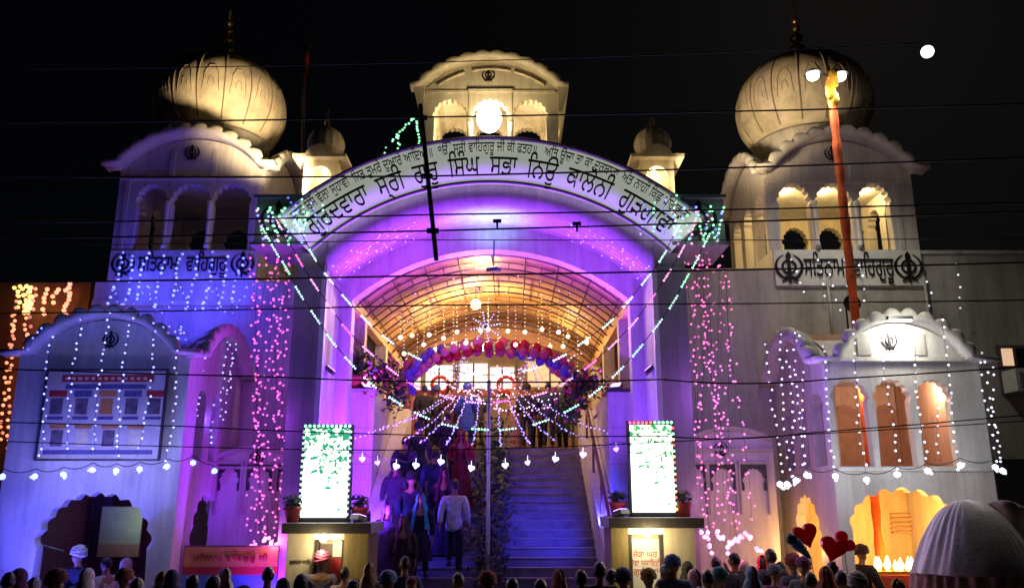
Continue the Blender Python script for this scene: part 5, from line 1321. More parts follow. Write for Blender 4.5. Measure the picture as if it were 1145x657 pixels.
# fire trough under the arch
Yq = 15.2; f0x = X(981, 632, Yq); f1x = X(1028, 632, Yq); zf = Z(638, Yq)
t = thing('lamp_altar', 'low brick stand with a long row of bright flames under the right arch', 'fire stand', ((f0x + f1x) / 2, Yq, .13))
MB().box(f0x - .5, f1x + .15, Yq - .12, Yq + .4, .13, zf - .06).build('stand', M['terracotta'], t)
MB().box(f0x - .05, f1x + .05, Yq - .04, Yq + .3, zf - .058, zf).build('tray', M['brass'], t)
for k in range(14):
    x = f0x + (f1x - f0x) * (k + .5) / 14; h = .16 + .10 * random.random(); yy = Yq + random.uniform(.0, .24)
    MB().lathe([(.012, 0), (.045, h * .25), (.05, h * .42), (.03, h * .7), (.004, h)], (x, yy, zf), 8).build('flame', EM['flame'], t)
light('POINT', ((f0x + f1x) / 2, Yq - .1, zf + .38), 44, (1, .48, .10), .15)
# balloons on sticks above the crowd
def balloon_heart(px, py, Y, s, m_, lab, rot):
    c = at(px, py, Y); t = thing('heart_balloon', lab, 'balloon', (c.x, c.y, 1.4), 'balloons above the crowd')
    b = MB(); heart(b, c, s, .05, rot); o = b.build('bladder', m_, t); md = o.modifiers.new('b', 'BEVEL'); md.width = .045; md.segments = 3
    MB().tube([c - Vector((0, 0, .08)), (c.x + .03, c.y, 1.4)], .006, 4).build('string', M['wire'], t)
balloon_heart(900, 597, 12.5, .19, BC[0], 'red heart balloon leaning beside the long blue balloon', .3)
balloon_heart(932, 612, 12.5, .20, BC[0], 'red heart balloon lower right, beside the orange-lit arch', -.3)
balloon_heart(943, 606, 12.7, .17, BC[0], 'red heart balloon at right, touching another heart balloon', -.9)
c = at(895, 611, 12.4); t = thing('long_balloon', 'long blue and dark balloon held above the crowd', 'balloon', (c.x, c.y, 1.4), 'balloons above the crowd')
a_ = at(885, 602, 12.4); e_ = at(907, 624, 12.4)
MB().tube([a_.lerp(e_, i / 8) for i in range(9)], [.03, .075, .085, .08, .065, .055, .045, .035, .012], 10).build('bladder', mat('balloon_blue', (.03, .22, .45), .3), t)
MB().ball(a_, .085, 10, 8).build('cap', M['black'], t)
MB().tube([e_, (e_.x + .05, e_.y, 1.4)], .005, 4).build('string', M['wire'], t)

# ================================================================== PEOPLE
def skin(vs, es, rs, roots, sub=1, vox=None, extra=None):
    me = bpy.data.meshes.new('skin'); me.from_pydata([tuple(v) for v in vs], es, []); o = bpy.data.objects.new('skin', me); COL.objects.link(o)
    md = o.modifiers.new('s', 'SKIN'); md.use_smooth_shade = True; md.branch_smoothing = .6
    d = me.skin_vertices[0].data
    for i, r in enumerate(rs):
        d[i].radius = r if isinstance(r, tuple) else (r, r); d[i].use_root = i in roots
    if sub: m2 = o.modifiers.new('u', 'SUBSURF'); m2.levels = sub; m2.render_levels = sub
    dg = bpy.context.evaluated_depsgraph_get(); dg.update(); out = bpy.data.meshes.new_from_object(o.evaluated_get(dg))
    bpy.data.objects.remove(o); bpy.data.meshes.remove(me)
    if extra:
        bm = bmesh.new(); bm.from_mesh(out); m3 = bpy.data.meshes.new('e'); m3.from_pydata(extra.v, [], extra.f); bm.from_mesh(m3); bm.to_mesh(out); bm.free(); bpy.data.meshes.remove(m3)
    if vox:
        o = bpy.data.objects.new('skin', out); COL.objects.link(o); m4 = o.modifiers.new('r', 'REMESH'); m4.mode = 'VOXEL'; m4.voxel_size = vox
        m5 = o.modifiers.new('sm', 'SMOOTH'); m5.iterations = 2; m5.factor = .4
        dg = bpy.context.evaluated_depsgraph_get(); dg.update(); o2 = bpy.data.meshes.new_from_object(o.evaluated_get(dg)); bpy.data.objects.remove(o); bpy.data.meshes.remove(out); out = o2
    for p_ in out.polygons: p_.use_smooth = True
    return out
def pose(kind):
    J = dict(pel=(0, 0, .93), spi=(0, .01, 1.10), che=(0, -.005, 1.30), nb=(0, 0, 1.45), nk=(0, .01, 1.51), hd=(0, .025, 1.62),
             sl=(-.19, 0, 1.41), el=(-.245, -.02, 1.14), wl=(-.25, .06, .90), sr=(.19, 0, 1.41), er=(.245, -.02, 1.14), wr=(.25, .06, .90),
             hl=(-.09, 0, .90), kl=(-.10, .02, .50), al=(-.10, -.01, .085), hr=(.09, 0, .90), kr=(.10, .02, .50), ar=(.10, -.01, .085))
    if kind == 'step':      # left foot one step up, right foot pushing off
        J.update(kl=(-.10, .22, .66), al=(-.10, .20, .255), kr=(.10, .03, .49), ar=(.10, -.05, .095), wl=(-.26, -.08, .92), wr=(.26, .12, .93), che=(0, .02, 1.30), nb=(0, .035, 1.45), nk=(0, .05, 1.51), hd=(0, .07, 1.62), sl=(-.19, .02, 1.41), sr=(.19, .02, 1.41))
    if kind == 'stepr':
        J.update(kr=(.10, .22, .66), ar=(.10, .20, .255), kl=(-.10, .03, .49), al=(-.10, -.05, .095), wr=(.25, -.05, .92), wl=(-.20, .16, .98), el=(-.25, -.03, 1.15))
    if kind == 'phone':     # right hand raised holding the head cloth
        J.update(er=(.30, .10, 1.22), wr=(.17, .20, 1.44))
    if kind == 'fold':
        J.update(el=(-.25, .03, 1.16), wl=(-.06, .20, 1.13), er=(.25, .03, 1.16), wr=(.06, .21, 1.10))
    if kind == 'sit':       # cross-legged seat on a low stand
        dz = -.60
        for k in ('pel', 'spi', 'che', 'nb', 'nk', 'hd', 'sl', 'sr', 'el', 'er', 'wl', 'wr', 'hl', 'hr'): J[k] = (J[k][0], J[k][1], J[k][2] + dz)
        J.update(kl=(-.34, .30, .20), al=(.06, .38, .10), kr=(.34, .30, .20), ar=(-.06, .44, .12), wl=(-.24, .26, .34), wr=(.24, .26, .34), el=(-.27, .04, .56), er=(.27, .04, .56))
    return {k: Vector(v) for k, v in J.items()}
def body_mesh(kind):
    J = pose(kind); V = []; E_ = []; Rr = []; roots = []
    def av(p_, r): V.append(Vector(p_)); Rr.append(r); return len(V) - 1
    def chain(start, L):
        a = start
        for p_, r in L:
            b = av(p_, r); E_.append((a, b)); a = b
        return a
    pel = av(J['pel'], (.150, .105)); roots.append(pel)
    spi = chain(pel, [(J['spi'], (.130, .10))]); che = chain(spi, [(J['che'], (.155, .11))]); nb = chain(che, [(J['nb'], (.075, .07))]); nk = chain(nb, [(J['nk'], .056)]); chain(nk, [(J['hd'] + Vector((0, 0, -.02)), .065)])
    for s in 'lr':
        S_, E2, W_ = J['s' + s], J['e' + s], J['w' + s]; sg = -1 if s == 'l' else 1
        a = chain(che, [(S_, .062), (S_.lerp(E2, .4), .050), (E2, .042), (E2.lerp(W_, .35), .040), (W_, .028)])
        d = (W_ - E2).normalized(); palm = W_ + d * .055; chain(a, [(palm, (.036, .020)), (W_ + d * .085, (.036, .018))])
        side = Vector((0, 1, 0)) - d * d.y; side.normalize(); inn = d.cross(side).normalized() * (-sg)
        for k, (o_, L_) in enumerate(((.030, .070), (.010, .082), (-.010, .076), (-.028, .058))):
            p0 = W_ + d * .075 + side * o_; p1 = p0 + d * L_ * .55 + inn * .006; p2 = p1 + d * L_ * .38 + inn * .018; p3 = p2 + d * L_ * .18 + inn * .016
            i0 = av(p0, .0105); roots.append(i0); chain(i0, [(p1, .0095), (p2, .0088), (p3, .007)])
        i0 = av(W_ + d * .03 + side * .022, .013); roots.append(i0); chain(i0, [(W_ + d * .055 + side * .048 + inn * .006, .011), (W_ + d * .085 + side * .056 + inn * .014, .009)])
        H_, K_, A_ = J['h' + s], J['k' + s], J['a' + s]
        a = chain(pel, [(H_ + Vector((sg * .01, 0, -.02)), .092), (H_.lerp(K_, .5), .075), (K_, .058), (K_.lerp(A_, .35), .056), (A_.lerp(K_, .12), .038), (A_, .040)])
        chain(a, [(A_ + Vector((sg * .01, .10, -.045)), (.042, .032)), (A_ + Vector((sg * .012, .17, -.055)), (.036, .024))]); 
    # head
    h = J['hd'] + Vector((0, 0, .0)); mb = MB()
    n, m = 28, 22; vs = []; fs = []
    for i in range(m + 1):
        ph = pi * i / m; cz = -cos(ph)
        for j in range(n):
            th = 2 * pi * j / n; sx, sy = cos(th), sin(th); r = max(sin(ph), .03)
            x = .076 * r * sx; y = .096 * r * sy; z = .112 * cz
            if cz < 0: x *= 1 - .28 * cz * cz; y = y * (1 - .10 * cz * cz) + .012 * cz * cz
            if sy > 0:
                f_ = sy ** 6
                y += .020 * f_ * math.exp(-((z + .012) / .022) ** 2) * math.exp(-(x / .014) ** 2) * 1.3
                y -= .008 * math.exp(-((z - .012) / .014) ** 2) * math.exp(-((abs(x) - .032) / .015) ** 2)
                y += .006 * math.exp(-((z + .062) / .010) ** 2) * math.exp(-(x / .026) ** 2)
                y += .008 * math.exp(-((z + .10) / .02) ** 2) * math.exp(-(x / .03) ** 2)
            vs.append((h.x + x, h.y + y, h.z + z))
    for i in range(m):
        for j in range(n): fs.append((i * n + j, i * n + (j + 1) % n, (i + 1) * n + (j + 1) % n, (i + 1) * n + j))
    fs.append(tuple(range(n - 1, -1, -1))); fs.append(tuple(range(m * n, (m + 1) * n)))
    mb.add(vs, fs)
    for sg in (-1, 1): mb.ball((h.x + sg * .080, h.y - .006, h.z - .005), .028, 8, 6, (.42, .75, 1.15))
    return skin(V, E_, Rr, roots, 1, .0115, mb), J
SKINM = [mat('skin_tone_%s' % 'ab'[i], c_, .5, .1, 8) for i, c_ in enumerate(((.30, .16, .09), (.22, .115, .065)))]
HAIR = mat('black_hair', (.012, .010, .009), .45, .4, 40)
EYE_M = mat('dark_eye', (.02, .015, .01), .2)
SHOE = mat('dark_shoe', (.03, .025, .02), .4)
POSES = {k: body_mesh(k) for k in ('stand', 'step', 'stepr', 'phone', 'fold', 'sit')}
GM = {}
def garment(kind, what):
    if (kind, what) in GM: return GM[(kind, what)]
    J = POSES[kind][1]; V = []; E_ = []; Rr = []
    def av(p_, r): V.append(Vector(p_)); Rr.append(r); return len(V) - 1
    def chain(a, L):
        for p_, r in L: b = av(p_, r); E_.append((a, b)); a = b
        return a
    if what in ('shirt', 'tunic', 'jacket'):
        g_ = .016 if what == 'shirt' else (.035 if what == 'jacket' else .022)
        low = J['pel'] + Vector((0, .0, -.15 if kind != 'sit' else -.04)) ; r0 = av(low, (.172 + g_, .135 + g_))
        a = chain(r0, [(J['pel'] + Vector((0, 0, .04)), (.155 + g_, .116 + g_)), (J['spi'], (.136 + g_, .108 + g_)), (J['che'], (.160 + g_, .118 + g_))]); chain(a, [(J['nb'] + Vector((0, 0, .005)), (.082 + g_ * .5, .076 + g_ * .5))])
        for s in 'lr':
            S_, E2, W_ = J['s' + s], J['e' + s], J['w' + s]
            chain(a, [(S_, .070 + g_), (S_.lerp(E2, .45), .058 + g_), (E2, .050 + g_ * .8), (E2.lerp(W_, .9), .038 + g_ * .7)])
        me = skin(V, E_, Rr, [r0], 1)
        if what == 'tunic' and kind != 'sit':
            mb = MB(); vs = []; fs = []; n = 28
            for i in range(9):
                s = i / 8; z = J['pel'].z + .05 - s * .48
                for j in range(n):
                    th = 2 * pi * j / n; k = 1 + .03 * sin(j * 1.4) * s
                    vs.append(((.185 + .065 * s) * k * cos(th), J['pel'].y + (.04 * s if 'step' in kind else 0) + (.145 + .07 * s) * k * sin(th), z))
            for i in range(8):
                for j in range(n): fs.append((i * n + j, i * n + (j + 1) % n, (i + 1) * n + (j + 1) % n, (i + 1) * n + j))
            bm = bmesh.new(); bm.from_mesh(me); m3 = bpy.data.meshes.new('e'); m3.from_pydata(vs, [], fs); bm.from_mesh(m3); bm.to_mesh(me); bm.free()
            for p_ in me.polygons: p_.use_smooth = True
    elif what == 'trousers':
        r0 = av(J['pel'] + Vector((0, 0, .14)), (.140, .112)); r1 = av(J['pel'], (.158, .124)); E_.append((r0, r1)); rA = r0; r0 = r1
        for s in 'lr':
            H_, K_, A_ = J['h' + s], J['k' + s], J['a' + s]
            chain(r0, [(H_ + Vector((0, 0, -.03)), .108), (H_.lerp(K_, .5), .090), (K_, .074), (K_.lerp(A_, .5), .070), (A_.lerp(K_, .06), .062)])
        me = skin(V, E_, Rr, [rA], 1)
    elif what == 'skirt':
        vs = []; fs = []; n = 36
        for i in range(13):
            s = i / 12; z = J['pel'].z + .10 - s * (J['pel'].z + .06)
            for j in range(n):
                th = 2 * pi * j / n; k = 1 + .05 * sin(j * 1.05 + s) * s
                vs.append(((.150 + .13 * s ** .8) * k * cos(th), J['pel'].y + (.09 * s if 'step' in kind else 0) + (.125 + .15 * s ** .8) * k * sin(th), max(z, .03 if kind == 'stand' else .06)))
        for i in range(12):
            for j in range(n): fs.append((i * n + j, i * n + (j + 1) % n, (i + 1) * n + (j + 1) % n, (i + 1) * n + j))
        me = bpy.data.meshes.new('skirt'); me.from_pydata(vs, [], fs)
        for p_ in me.polygons: p_.use_smooth = True
    elif what == 'hair':
        mb = MB(); h = J['hd']; n, m = 22, 12; vs = []; fs = []
        for i in range(m + 1):
            ph = pi * .5 * i / m * 1.35
            for j in range(n):
                th = 2 * pi * j / n; fr = max(0, sin(th)); p2 = min(ph, pi * .36) if fr > .35 else ph
                k = 1 + .05 * sin(j * 5.3 + i * 2.1) + .03 * sin(j * 2.1 - i * 1.3)
                vs.append((h.x + .084 * k * sin(p2) * cos(th), h.y - .004 + .104 * k * sin(p2) * sin(th), h.z + .012 + .118 * k * cos(p2)))
        for i in range(m):
            for j in range(n): fs.append((i * n + j, (i + 1) * n + j, (i + 1) * n + (j + 1) % n, i * n + (j + 1) % n))
        me = bpy.data.meshes.new('hair'); me.from_pydata(vs, [], fs)
        for p_ in me.polygons: p_.use_smooth = True
    elif what == 'turban':
        mb = MB(); h = J['hd'] + Vector((0, -.006, .045))
        for k in range(6):
            tl = .30 * (-1 if k % 2 else 1) * (1 - k * .12); P = []; rr = .096 * (1 - .50 * (k / 6) ** 2) + .006
            for i in range(22):
                t_ = 2 * pi * i / 22; P.append((h.x + rr * cos(t_), h.y + rr * 1.14 * sin(t_), h.z + k * .019 + tl * rr * cos(t_) + .010 * sin(t_)))
            mb.tube(P, .024, 7, close=True)
        mb.ball((h.x, h.y - .01, h.z + .055), .092, 14, 9, (1, 1.15, 1.0))
        me = bpy.data.meshes.new('turban'); me.from_pydata(mb.v, [], mb.f)
        for p_ in me.polygons: p_.use_smooth = True
    elif what == 'headscarf':
        h = J['hd']; vs = []; fs = []; n = 30; m = 20
        for i in range(m + 1):
            s = i / m
            if s < .45:
                q = s / .45; ph = q * pi * .62; rx, ry, z = .098 * sin(ph), .120 * sin(ph), .012 + .132 * cos(ph)
            else:
                q = (s - .45) / .55; rx, ry, z = .092 + .135 * q ** .6, .114 + .055 * q ** .8, -.040 - q * .50
            for j in range(n):
                th = pi + (2 * pi) * (j / (n - 1)) * .84 + .16 * pi - pi / 2 + pi  # opening faces forward (+y)
                k = 1 + .035 * sin(j * 1.9 + i * .4) * min(1, s * 1.6)
                vs.append((h.x + rx * k * cos(th), h.y - .006 - .03 * max(0, s - .45) + ry * k * sin(th), h.z + z))
        for i in range(m):
            for j in range(n - 1): fs.append((i * n + j, i * n + j + 1, (i + 1) * n + j + 1, (i + 1) * n + j))
        me = bpy.data.meshes.new('headscarf'); me.from_pydata(vs, [], fs)
        for p_ in me.polygons: p_.use_smooth = True
    elif what == 'cap':
        mb = MB(); h = J['hd'] + Vector((0, 0, .03)); mb.lathe([(.092, 0), (.094, .03), (.085, .07), (.055, .10), (.01, .112)], h, 20)
        mb.add([(h.x - .06, h.y + .085, h.z + .008), (h.x + .06, h.y + .085, h.z + .008), (h.x + .045, h.y + .17, h.z - .005), (h.x - .045, h.y + .17, h.z - .005), (h.x - .06, h.y + .085, h.z), (h.x + .06, h.y + .085, h.z), (h.x + .045, h.y + .17, h.z - .012), (h.x - .045, h.y + .17, h.z - .012)], [(0, 1, 2, 3), (7, 6, 5, 4), (0, 4, 5, 1), (1, 5, 6, 2), (2, 6, 7, 3), (3, 7, 4, 0)])
        me = bpy.data.meshes.new('cap'); me.from_pydata(mb.v, [], mb.f)
    elif what == 'shoe':
        mb = MB()
        for s in 'lr':
            A_ = J['a' + s]; mb.ball(A_ + Vector((.008 * (-1 if s == 'l' else 1), .065, -.04)), .06, 10, 6, (.85, 2.2, .72))
        me = bpy.data.meshes.new('shoe'); me.from_pydata(mb.v, [], mb.f)
        for p_ in me.polygons: p_.use_smooth = True
    GM[(kind, what)] = me
    return me
CM = {}
def cloth(c):
    if c not in CM: CM[c] = mat('cloth_dye_%d' % len(CM), c, .85, .45, 16, .9, 22)
    return CM[c]
def inst(me, m, name, parent):
    k = (me.name, m.name)
    if k not in GM:
        c = me.copy(); c.materials.clear(); c.materials.append(m); GM[k] = c
    o = bpy.data.objects.new(name, GM[k]); COL.objects.link(o); o.parent = parent
    if name in ('skirt', 'headscarf', 'shirt', 'tunic'):
        pass
    return o
def person(label, x, y, z, rot, kind, wear, sc=1.0, group='people in the crowd', sk=0):
    """wear: list of (garment, colour)"""
    t = thing('person', label, 'person', (x, y, z), group); t.rotation_euler = (0, 0, rot); t.scale = (sc, sc, sc)
    inst(POSES[kind][0], SKINM[sk], 'body', t)
    for wname, c in wear:
        inst(garment(kind, wname), HAIR if wname == 'hair' else (SHOE if wname == 'shoe' else cloth(c)), wname, t)
    if abs(((rot + pi) % (2 * pi)) - pi) > 1.0:
        h = POSES[kind][1]['hd']
        for sg in (-1, 1):
            k = ('eye',)
            if k not in GM: GM[k] = ico('eye', .0095, EYE_M, 2)
            o = bpy.data.objects.new('eye', GM[k]); COL.objects.link(o); o.parent = t; o.location = (h.x + sg * .031, h.y + .083, h.z + .010)
    return t
def stepz(y):
    i = max(0, min(n_st - 1, int((y - y_s0) / run))); return (i + 1) * rise
GS = 'people climbing the stairs'; GL = 'people on the landing'; GC = 'people in the crowd'
blk = (.015, .015, .02); navy = (.03, .05, .16); whi = (.72, .70, .68); tl_ = (.04, .42, .45)
def onstep(px, py, y, label, kind, wear, sc=1.0, rot=0.0, sk=0):
    x = X(px, py, y); person(label, x, (y_s0 + run * int((y - y_s0) / run)) + .10, stepz(y), rot, kind, wear, sc, GS, sk)
onstep(508, 580, 16.35, 'man in white shirt and dark trousers climbing just left of the white pole', 'step', [('shirt', whi), ('trousers', blk), ('hair', 0), ('shoe', 0)], 1.03)
onstep(470, 580, 16.05, 'woman with a bright teal headscarf and black clothes climbing the stairs', 'stepr', [('tunic', blk), ('trousers', blk), ('headscarf', tl_), ('shoe', 0)], .97)
onstep(486, 560, 17.5, 'broad man in a blue shirt climbing ahead of the teal headscarf', 'step', [('shirt', (.015, .025, .07)), ('trousers', (.01, .015, .04)), ('hair', 0), ('shoe', 0)], 1.02)
onstep(515, 545, 18.3, 'woman in a long red dress and red headscarf higher on the stairs', 'stepr', [('shirt', (.24, .015, .02)), ('skirt', (.22, .012, .02)), ('headscarf', (.28, .015, .02))], 1.0)
onstep(434, 570, 15.8, 'person in violet grey tunic lowest on the left of the stairs', 'step', [('tunic', (.07, .06, .11)), ('trousers', (.06, .06, .10)), ('headscarf', (.08, .09, .18)), ('shoe', 0)], .96)
onstep(452, 540, 18.0, 'man in dark jacket near the left stringer wall, high on the stairs', 'stepr', [('jacket', (.03, .03, .06)), ('trousers', blk), ('hair', 0), ('shoe', 0)], 1.0)
onstep(441, 545, 17.1, 'woman in a pale mauve dress beside the left stringer wall', 'step', [('shirt', (.035, .025, .045)), ('skirt', (.03, .02, .04)), ('headscarf', (.05, .03, .06))], .95)
onstep(461, 540, 16.7, 'man in black turban between the teal headscarf and left stringer', 'stepr', [('jacket', blk), ('trousers', blk), ('turban', blk), ('shoe', 0)], 1.0)
onstep(497, 540, 17.0, 'woman in dark plum shawl just ahead of the white shirted man', 'stepr', [('shirt', (.04, .01, .035)), ('skirt', (.03, .01, .03)), ('headscarf', (.06, .015, .05))], .97)
onstep(468, 530, 18.7, 'man in dark slate tunic high on the left flight', 'step', [('tunic', (.03, .035, .05)), ('trousers', blk), ('turban', (.03, .04, .06)), ('shoe', 0)], 1.0)
onstep(500, 520, 19.2, 'man in black jacket at the top of the left flight', 'step', [('jacket', blk), ('trousers', blk), ('hair', 0), ('shoe', 0)], 1.0)
onstep(452, 560, 15.4, 'woman in dark brown shawl lowest beside the left stringer', 'stepr', [('tunic', (.035, .02, .015)), ('trousers', blk), ('headscarf', (.05, .03, .02)), ('shoe', 0)], .93)
for k, (px, y, wear, lab, rot) in enumerate((
    (474, 21.6, [('jacket', blk), ('trousers', blk), ('hair', 0)], 'man in black jacket at the left end of the landing', .3),
    (487, 22.3, [('shirt', (.05, .05, .10)), ('trousers', navy), ('turban', (.05, .06, .30))], 'man in dark blue turban on the landing left of centre', 0),
    (503, 21.8, [('shirt', (.12, .03, .05)), ('skirt', (.10, .03, .05)), ('headscarf', (.14, .05, .08))], 'woman in maroon shawl on the landing left of the blue-robed figure', -.2),
    (522, 21.5, [('tunic', (.03, .07, .55)), ('trousers', (.04, .06, .30)), ('turban', (.03, .07, .55))], 'man in bright royal blue robe and turban on the landing', 0),
    (535, 22.6, [('jacket', (.04, .04, .05)), ('trousers', blk), ('hair', 0)], 'man in charcoal jacket on the landing beside the white pole', .4),
    (577, 22.0, [('shirt', (.30, .16, .14)), ('skirt', (.22, .10, .12)), ('headscarf', (.34, .18, .16))], 'woman in dusty brown dress on the landing right of the planting', 2.6),
    (589, 21.6, [('jacket', blk), ('trousers', blk), ('turban', blk)], 'man in black turban and coat on the landing right of the planting', 0),
    (600, 22.8, [('shirt', (.40, .24, .20)), ('trousers', blk), ('hair', 0)], 'man in pinkish shirt on the landing facing the street', 3.0),
    (613, 21.7, [('jacket', (.02, .03, .08)), ('trousers', blk), ('hair', 0)], 'man in midnight blue jacket at the right part of the landing', -.3),
    (629, 22.2, [('tunic', (.04, .10, .08)), ('trousers', blk), ('headscarf', (.03, .08, .09))], 'woman in dark green at the right end of the landing', .5),
    (462, 22.9, [('shirt', (.40, .12, .16)), ('skirt', (.34, .10, .15)), ('headscarf', (.42, .14, .18))], 'woman in rose dress by the left creeper on the landing', .8))):
    person(lab, X(px, 470, y), y, zl, rot, 'fold' if k % 3 == 1 else 'stand', wear, 1.0 + .03 * ((k * 7) % 3 - 1), GL, k % 2)
def crowd(px, py, label, kind, wear, rot=0.0, h=1.72, g=.12, sk=0):
    lo, hi = 7.5, 14.6
    for _ in range(40):
        m_ = (lo + hi) / 2
        if at(px, py, m_).z > h + g: lo = m_
        else: hi = m_
    y = (lo + hi) / 2; gg = g if y > 10.5 else 0
    person(label, X(px, py, y), y, gg, rot, kind, wear, h / (1.74 if kind != 'sit' else 1.14), GC, sk)
    return y
for a in (
    (10, 640, 'dark haired man at the far left edge of the crowd', 'stand', [('jacket', blk), ('trousers', blk), ('hair', 0)], .3, 1.70),
    (38, 646, 'woman in pale grey headscarf near the left edge of the crowd', 'stand', [('tunic', (.3, .3, .36)), ('trousers', blk), ('headscarf', (.40, .40, .46))], 0, 1.55),
    (62, 641, 'man in maroon turban in front of the dark left arch', 'stand', [('shirt', (.2, .1, .1)), ('trousers', blk), ('turban', (.18, .03, .04))], -.4, 1.74),
    (90, 613, 'man in a white turban standing under the dark left arch', 'fold', [('jacket', (.03, .03, .05)), ('trousers', blk), ('turban', whi)], 2.7, 1.82),
    (97, 636, 'woman wrapped in a white shawl below the poster', 'phone', [('tunic', (.6, .58, .56)), ('trousers', (.4, .4, .4)), ('headscarf', (.70, .67, .62))], -.5, 1.62),
    (121, 622, 'man in pale shirt at the foot of the lit inner wall', 'stand', [('shirt', (.45, .42, .42)), ('trousers', blk), ('hair', 0)], 1.2, 1.72),
    (143, 620, 'woman in flowered pink headscarf under the left arch', 'fold', [('tunic', (.5, .28, .32)), ('trousers', blk), ('headscarf', (.52, .30, .34))], 2.9, 1.66),
    (181, 640, 'woman in yellow and dark scarf beside the flex banner', 'stand', [('tunic', (.05, .05, .12)), ('trousers', blk), ('headscarf', (.45, .26, .06))], .2, 1.62),
    (192, 638, 'man in dark blue hood left of the flex banner', 'stand', [('jacket', (.03, .03, .10)), ('trousers', blk), ('headscarf', (.03, .03, .12))], 0, 1.68),
    (238, 643, 'man in dark hair in front of the flex banner', 'stand', [('jacket', (.06, .03, .04)), ('trousers', blk), ('hair', 0)], -.3, 1.70),
    (252, 636, 'woman in pale patterned scarf in front of the flex banner', 'stand', [('tunic', (.5, .46, .5)), ('trousers', blk), ('headscarf', (.48, .44, .50))], .5, 1.64),
    (300, 634, 'man in light green shirt between banner and left booth', 'stand', [('shirt', (.34, .46, .30)), ('trousers', blk), ('hair', 0)], .1, 1.70),
    (336, 642, 'man with black hair close in front of the left booth', 'phone', [('shirt', (.10, .08, .10)), ('trousers', blk), ('hair', 0)], -.2, 1.72),
    (360, 619, 'man in bright pink turban before the booth door', 'stand', [('shirt', (.16, .14, .24)), ('trousers', blk), ('turban', (.70, .10, .20))], .2, 1.78),
    (385, 634, 'boy with dark hair beside the pink turban', 'stand', [('shirt', (.3, .24, .34)), ('trousers', blk), ('hair', 0)], 0, 1.58),
    (413, 630, 'woman in a tan shawl over head and shoulders by the left stringer', 'phone', [('tunic', (.36, .25, .16)), ('trousers', blk), ('headscarf', (.42, .29, .17))], -.2, 1.66),
    (453, 622, 'broad man in navy jacket at the foot of the stairs', 'stand', [('jacket', (.04, .06, .20)), ('trousers', blk), ('hair', 0)], .1, 1.76),
    (460, 646, 'child in dark red cap at the foot of the stairs', 'stand', [('shirt', (.2, .03, .05)), ('trousers', blk), ('cap', (.25, .03, .05))], 0, 1.55),
    (573, 646, 'man with short black hair low in front of the planted strip', 'stand', [('jacket', blk), ('trousers', blk), ('hair', 0)], .2, 1.66),
    (604, 647, 'person with black hair at the foot of the right flight', 'stand', [('shirt', (.08, .08, .14)), ('trousers', blk), ('hair', 0)], -.2, 1.66),
    (650, 637, 'slim man in black at the foot of the right handrail', 'stand', [('jacket', blk), ('trousers', blk), ('hair', 0)], .4, 1.70),
    (670, 628, 'tall man in dark clothes beside the right booth', 'stand', [('jacket', (.03, .03, .05)), ('trousers', blk), ('hair', 0)], -.2, 1.80),
    (697, 639, 'man in blue-grey hood before the right booth wall', 'stand', [('jacket', (.06, .08, .14)), ('trousers', blk), ('turban', (.07, .10, .17))], 0, 1.68),
    (745, 632, 'man in a pale cap and peach shirt before the bright doorway', 'stand', [('shirt', (.55, .30, .20)), ('trousers', blk), ('cap', (.55, .55, .58))], .3, 1.68),
    (752, 624, 'man in dark blue turban right of the bright doorway', 'stand', [('jacket', (.05, .07, .16)), ('trousers', blk), ('turban', (.08, .12, .24))], -.1, 1.78),
    (777, 637, 'woman in pale pink scarf right of the right booth', 'stand', [('tunic', (.6, .34, .34)), ('trousers', blk), ('headscarf', (.58, .34, .34))], .6, 1.60),
    (800, 622, 'woman in dark green tunic by the magenta lights', 'stand', [('tunic', (.02, .09, .08)), ('trousers', blk), ('hair', 0)], -.8, 1.68),
    (822, 618, 'man in black jacket under the magenta lights', 'phone', [('jacket', blk), ('trousers', blk), ('hair', 0)], .9, 1.76),
    (832, 626, 'woman in pale yellow scarf beside the red-dressed woman', 'fold', [('tunic', (.55, .48, .28)), ('trousers', blk), ('headscarf', (.5, .42, .26))], 2.5, 1.62),
    (852, 618, 'woman in a sequinned bright red shawl and dress on the right', 'stand', [('shirt', (.65, .05, .05)), ('skirt', (.6, .05, .04)), ('headscarf', (.70, .06, .05))], -.3, 1.70),
    (862, 614, 'tall man with black hair behind the red shawl', 'stand', [('jacket', (.05, .04, .05)), ('trousers', blk), ('hair', 0)], .3, 1.84),
    (887, 622, 'man in red-brown turban and grey coat under the heart balloons', 'stand', [('jacket', (.14, .14, .15)), ('trousers', blk), ('turban', (.22, .05, .05))], .2, 1.74),
    (906, 640, 'man in checked grey shirt holding the long blue balloon', 'phone', [('shirt', (.20, .18, .20)), ('trousers', blk), ('hair', 0)], -.4, 1.66),
    (931, 628, 'man in black coat below the red heart balloons', 'stand', [('jacket', blk), ('trousers', blk), ('hair', 0)], 0, 1.74)):
    crowd(*a, sk=int(a[0]) % 2)
CN = [('rust', (.30, .10, .04)), ('olive', (.12, .12, .04)), ('slate', (.10, .12, .15)), ('cream', (.55, .48, .36)), ('plum', (.14, .03, .12)), ('teal', (.02, .16, .17)), ('mustard', (.42, .26, .04)), ('brick red', (.34, .06, .04)), ('sky blue', (.16, .28, .45)), ('charcoal', (.03, .03, .035))]
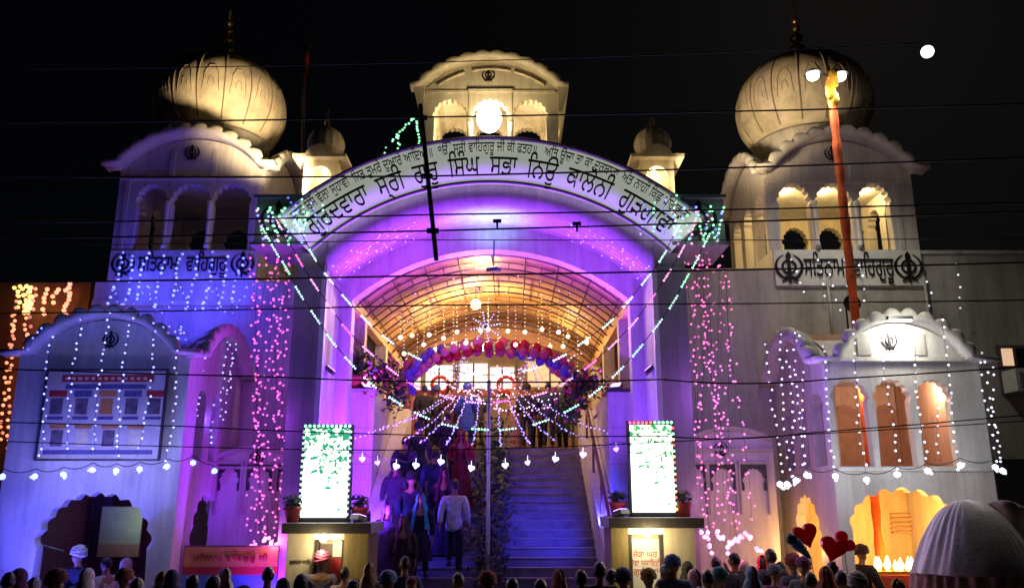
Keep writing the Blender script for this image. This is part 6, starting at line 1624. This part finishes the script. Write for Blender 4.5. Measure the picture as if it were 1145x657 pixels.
XP = [(22, 650, 'by the left edge rails'), (76, 649, 'before the poster pavilion arch'), (132, 647, 'below the printed poster'), (160, 650, 'near the arch edge of the poster pavilion'), (216, 650, 'at the left end of the flex banner'), (275, 648, 'at the right end of the flex banner'), (318, 650, 'at the left corner of the left booth'), (398, 648, 'at the right corner of the left booth'), (432, 650, 'below the left flight of steps'), (486, 652, 'below the man in the white shirt'), (512, 648, 'before the left flight'), (540, 651, 'in front of the white pole'), (632, 651, 'below the right flight'), (683, 650, 'at the left corner of the right booth'), (720, 647, 'before the bright booth doorway'), (762, 648, 'at the right corner of the right booth'), (789, 640, 'below the magenta light cluster'), (811, 638, 'before the right porch'), (842, 642, 'in front of the sequinned red shawl'), (871, 640, 'between red shawl and heart balloons'), (897, 634, 'under the long balloon'), (918, 642, 'under the joined heart balloons'), (945, 646, 'left of the bench by the flames'), (960, 652, 'before the flames'), (1002, 651, 'left of the covered cart'), (780, 652, 'lowest right of the right booth'), (860, 654, 'lowest before the red shawl')]
for k, (px, py, where) in enumerate(XP):
    cn, cc = CN[(k * 7 + k // 10) % 10]; c2 = CN[(k * 3 + 4) % 10]
    if k % 3 == 0: a_, wear = 'woman with %s scarf and %s tunic %s' % (c2[0], cn, where), [('tunic', cc), ('trousers', blk), ('headscarf', c2[1])]
    elif k % 3 == 1: a_, wear = 'man with dark hair and %s jacket %s' % (cn, where), [('jacket', cc), ('trousers', blk), ('hair', 0)]
    else: a_, wear = 'man in %s turban and %s shirt %s' % (c2[0], cn, where), [('shirt', cc), ('trousers', blk), ('turban', c2[1])]
    crowd(px + random.uniform(-7, 7), py - random.choice((0, 3, 8, 14, 20)), a_, ('stand', 'phone', 'fold')[k % 3], wear, random.uniform(-.7, .7) if k % 5 else 2.6, 1.56 + .16 * random.random(), sk=k % 2)
# the person tending the flames
yy = 14.9; person('dark clothed person sitting left of the row of flames', X(964, 630, yy), yy, Z(613, yy) - 1.12, -1.1, 'sit', [('jacket', blk), ('trousers', blk), ('turban', (.03, .02, .03))], 1.0, 'people by the fire')
xs_ = X(964, 630, yy); tag(MB().box(xs_ - .32, xs_ + .33, yy - .35, yy + .45, .125, Z(613, yy) - 1.124).build('low_bench', M['door']), 'low dark bench under the seated person by the flames', 'bench')
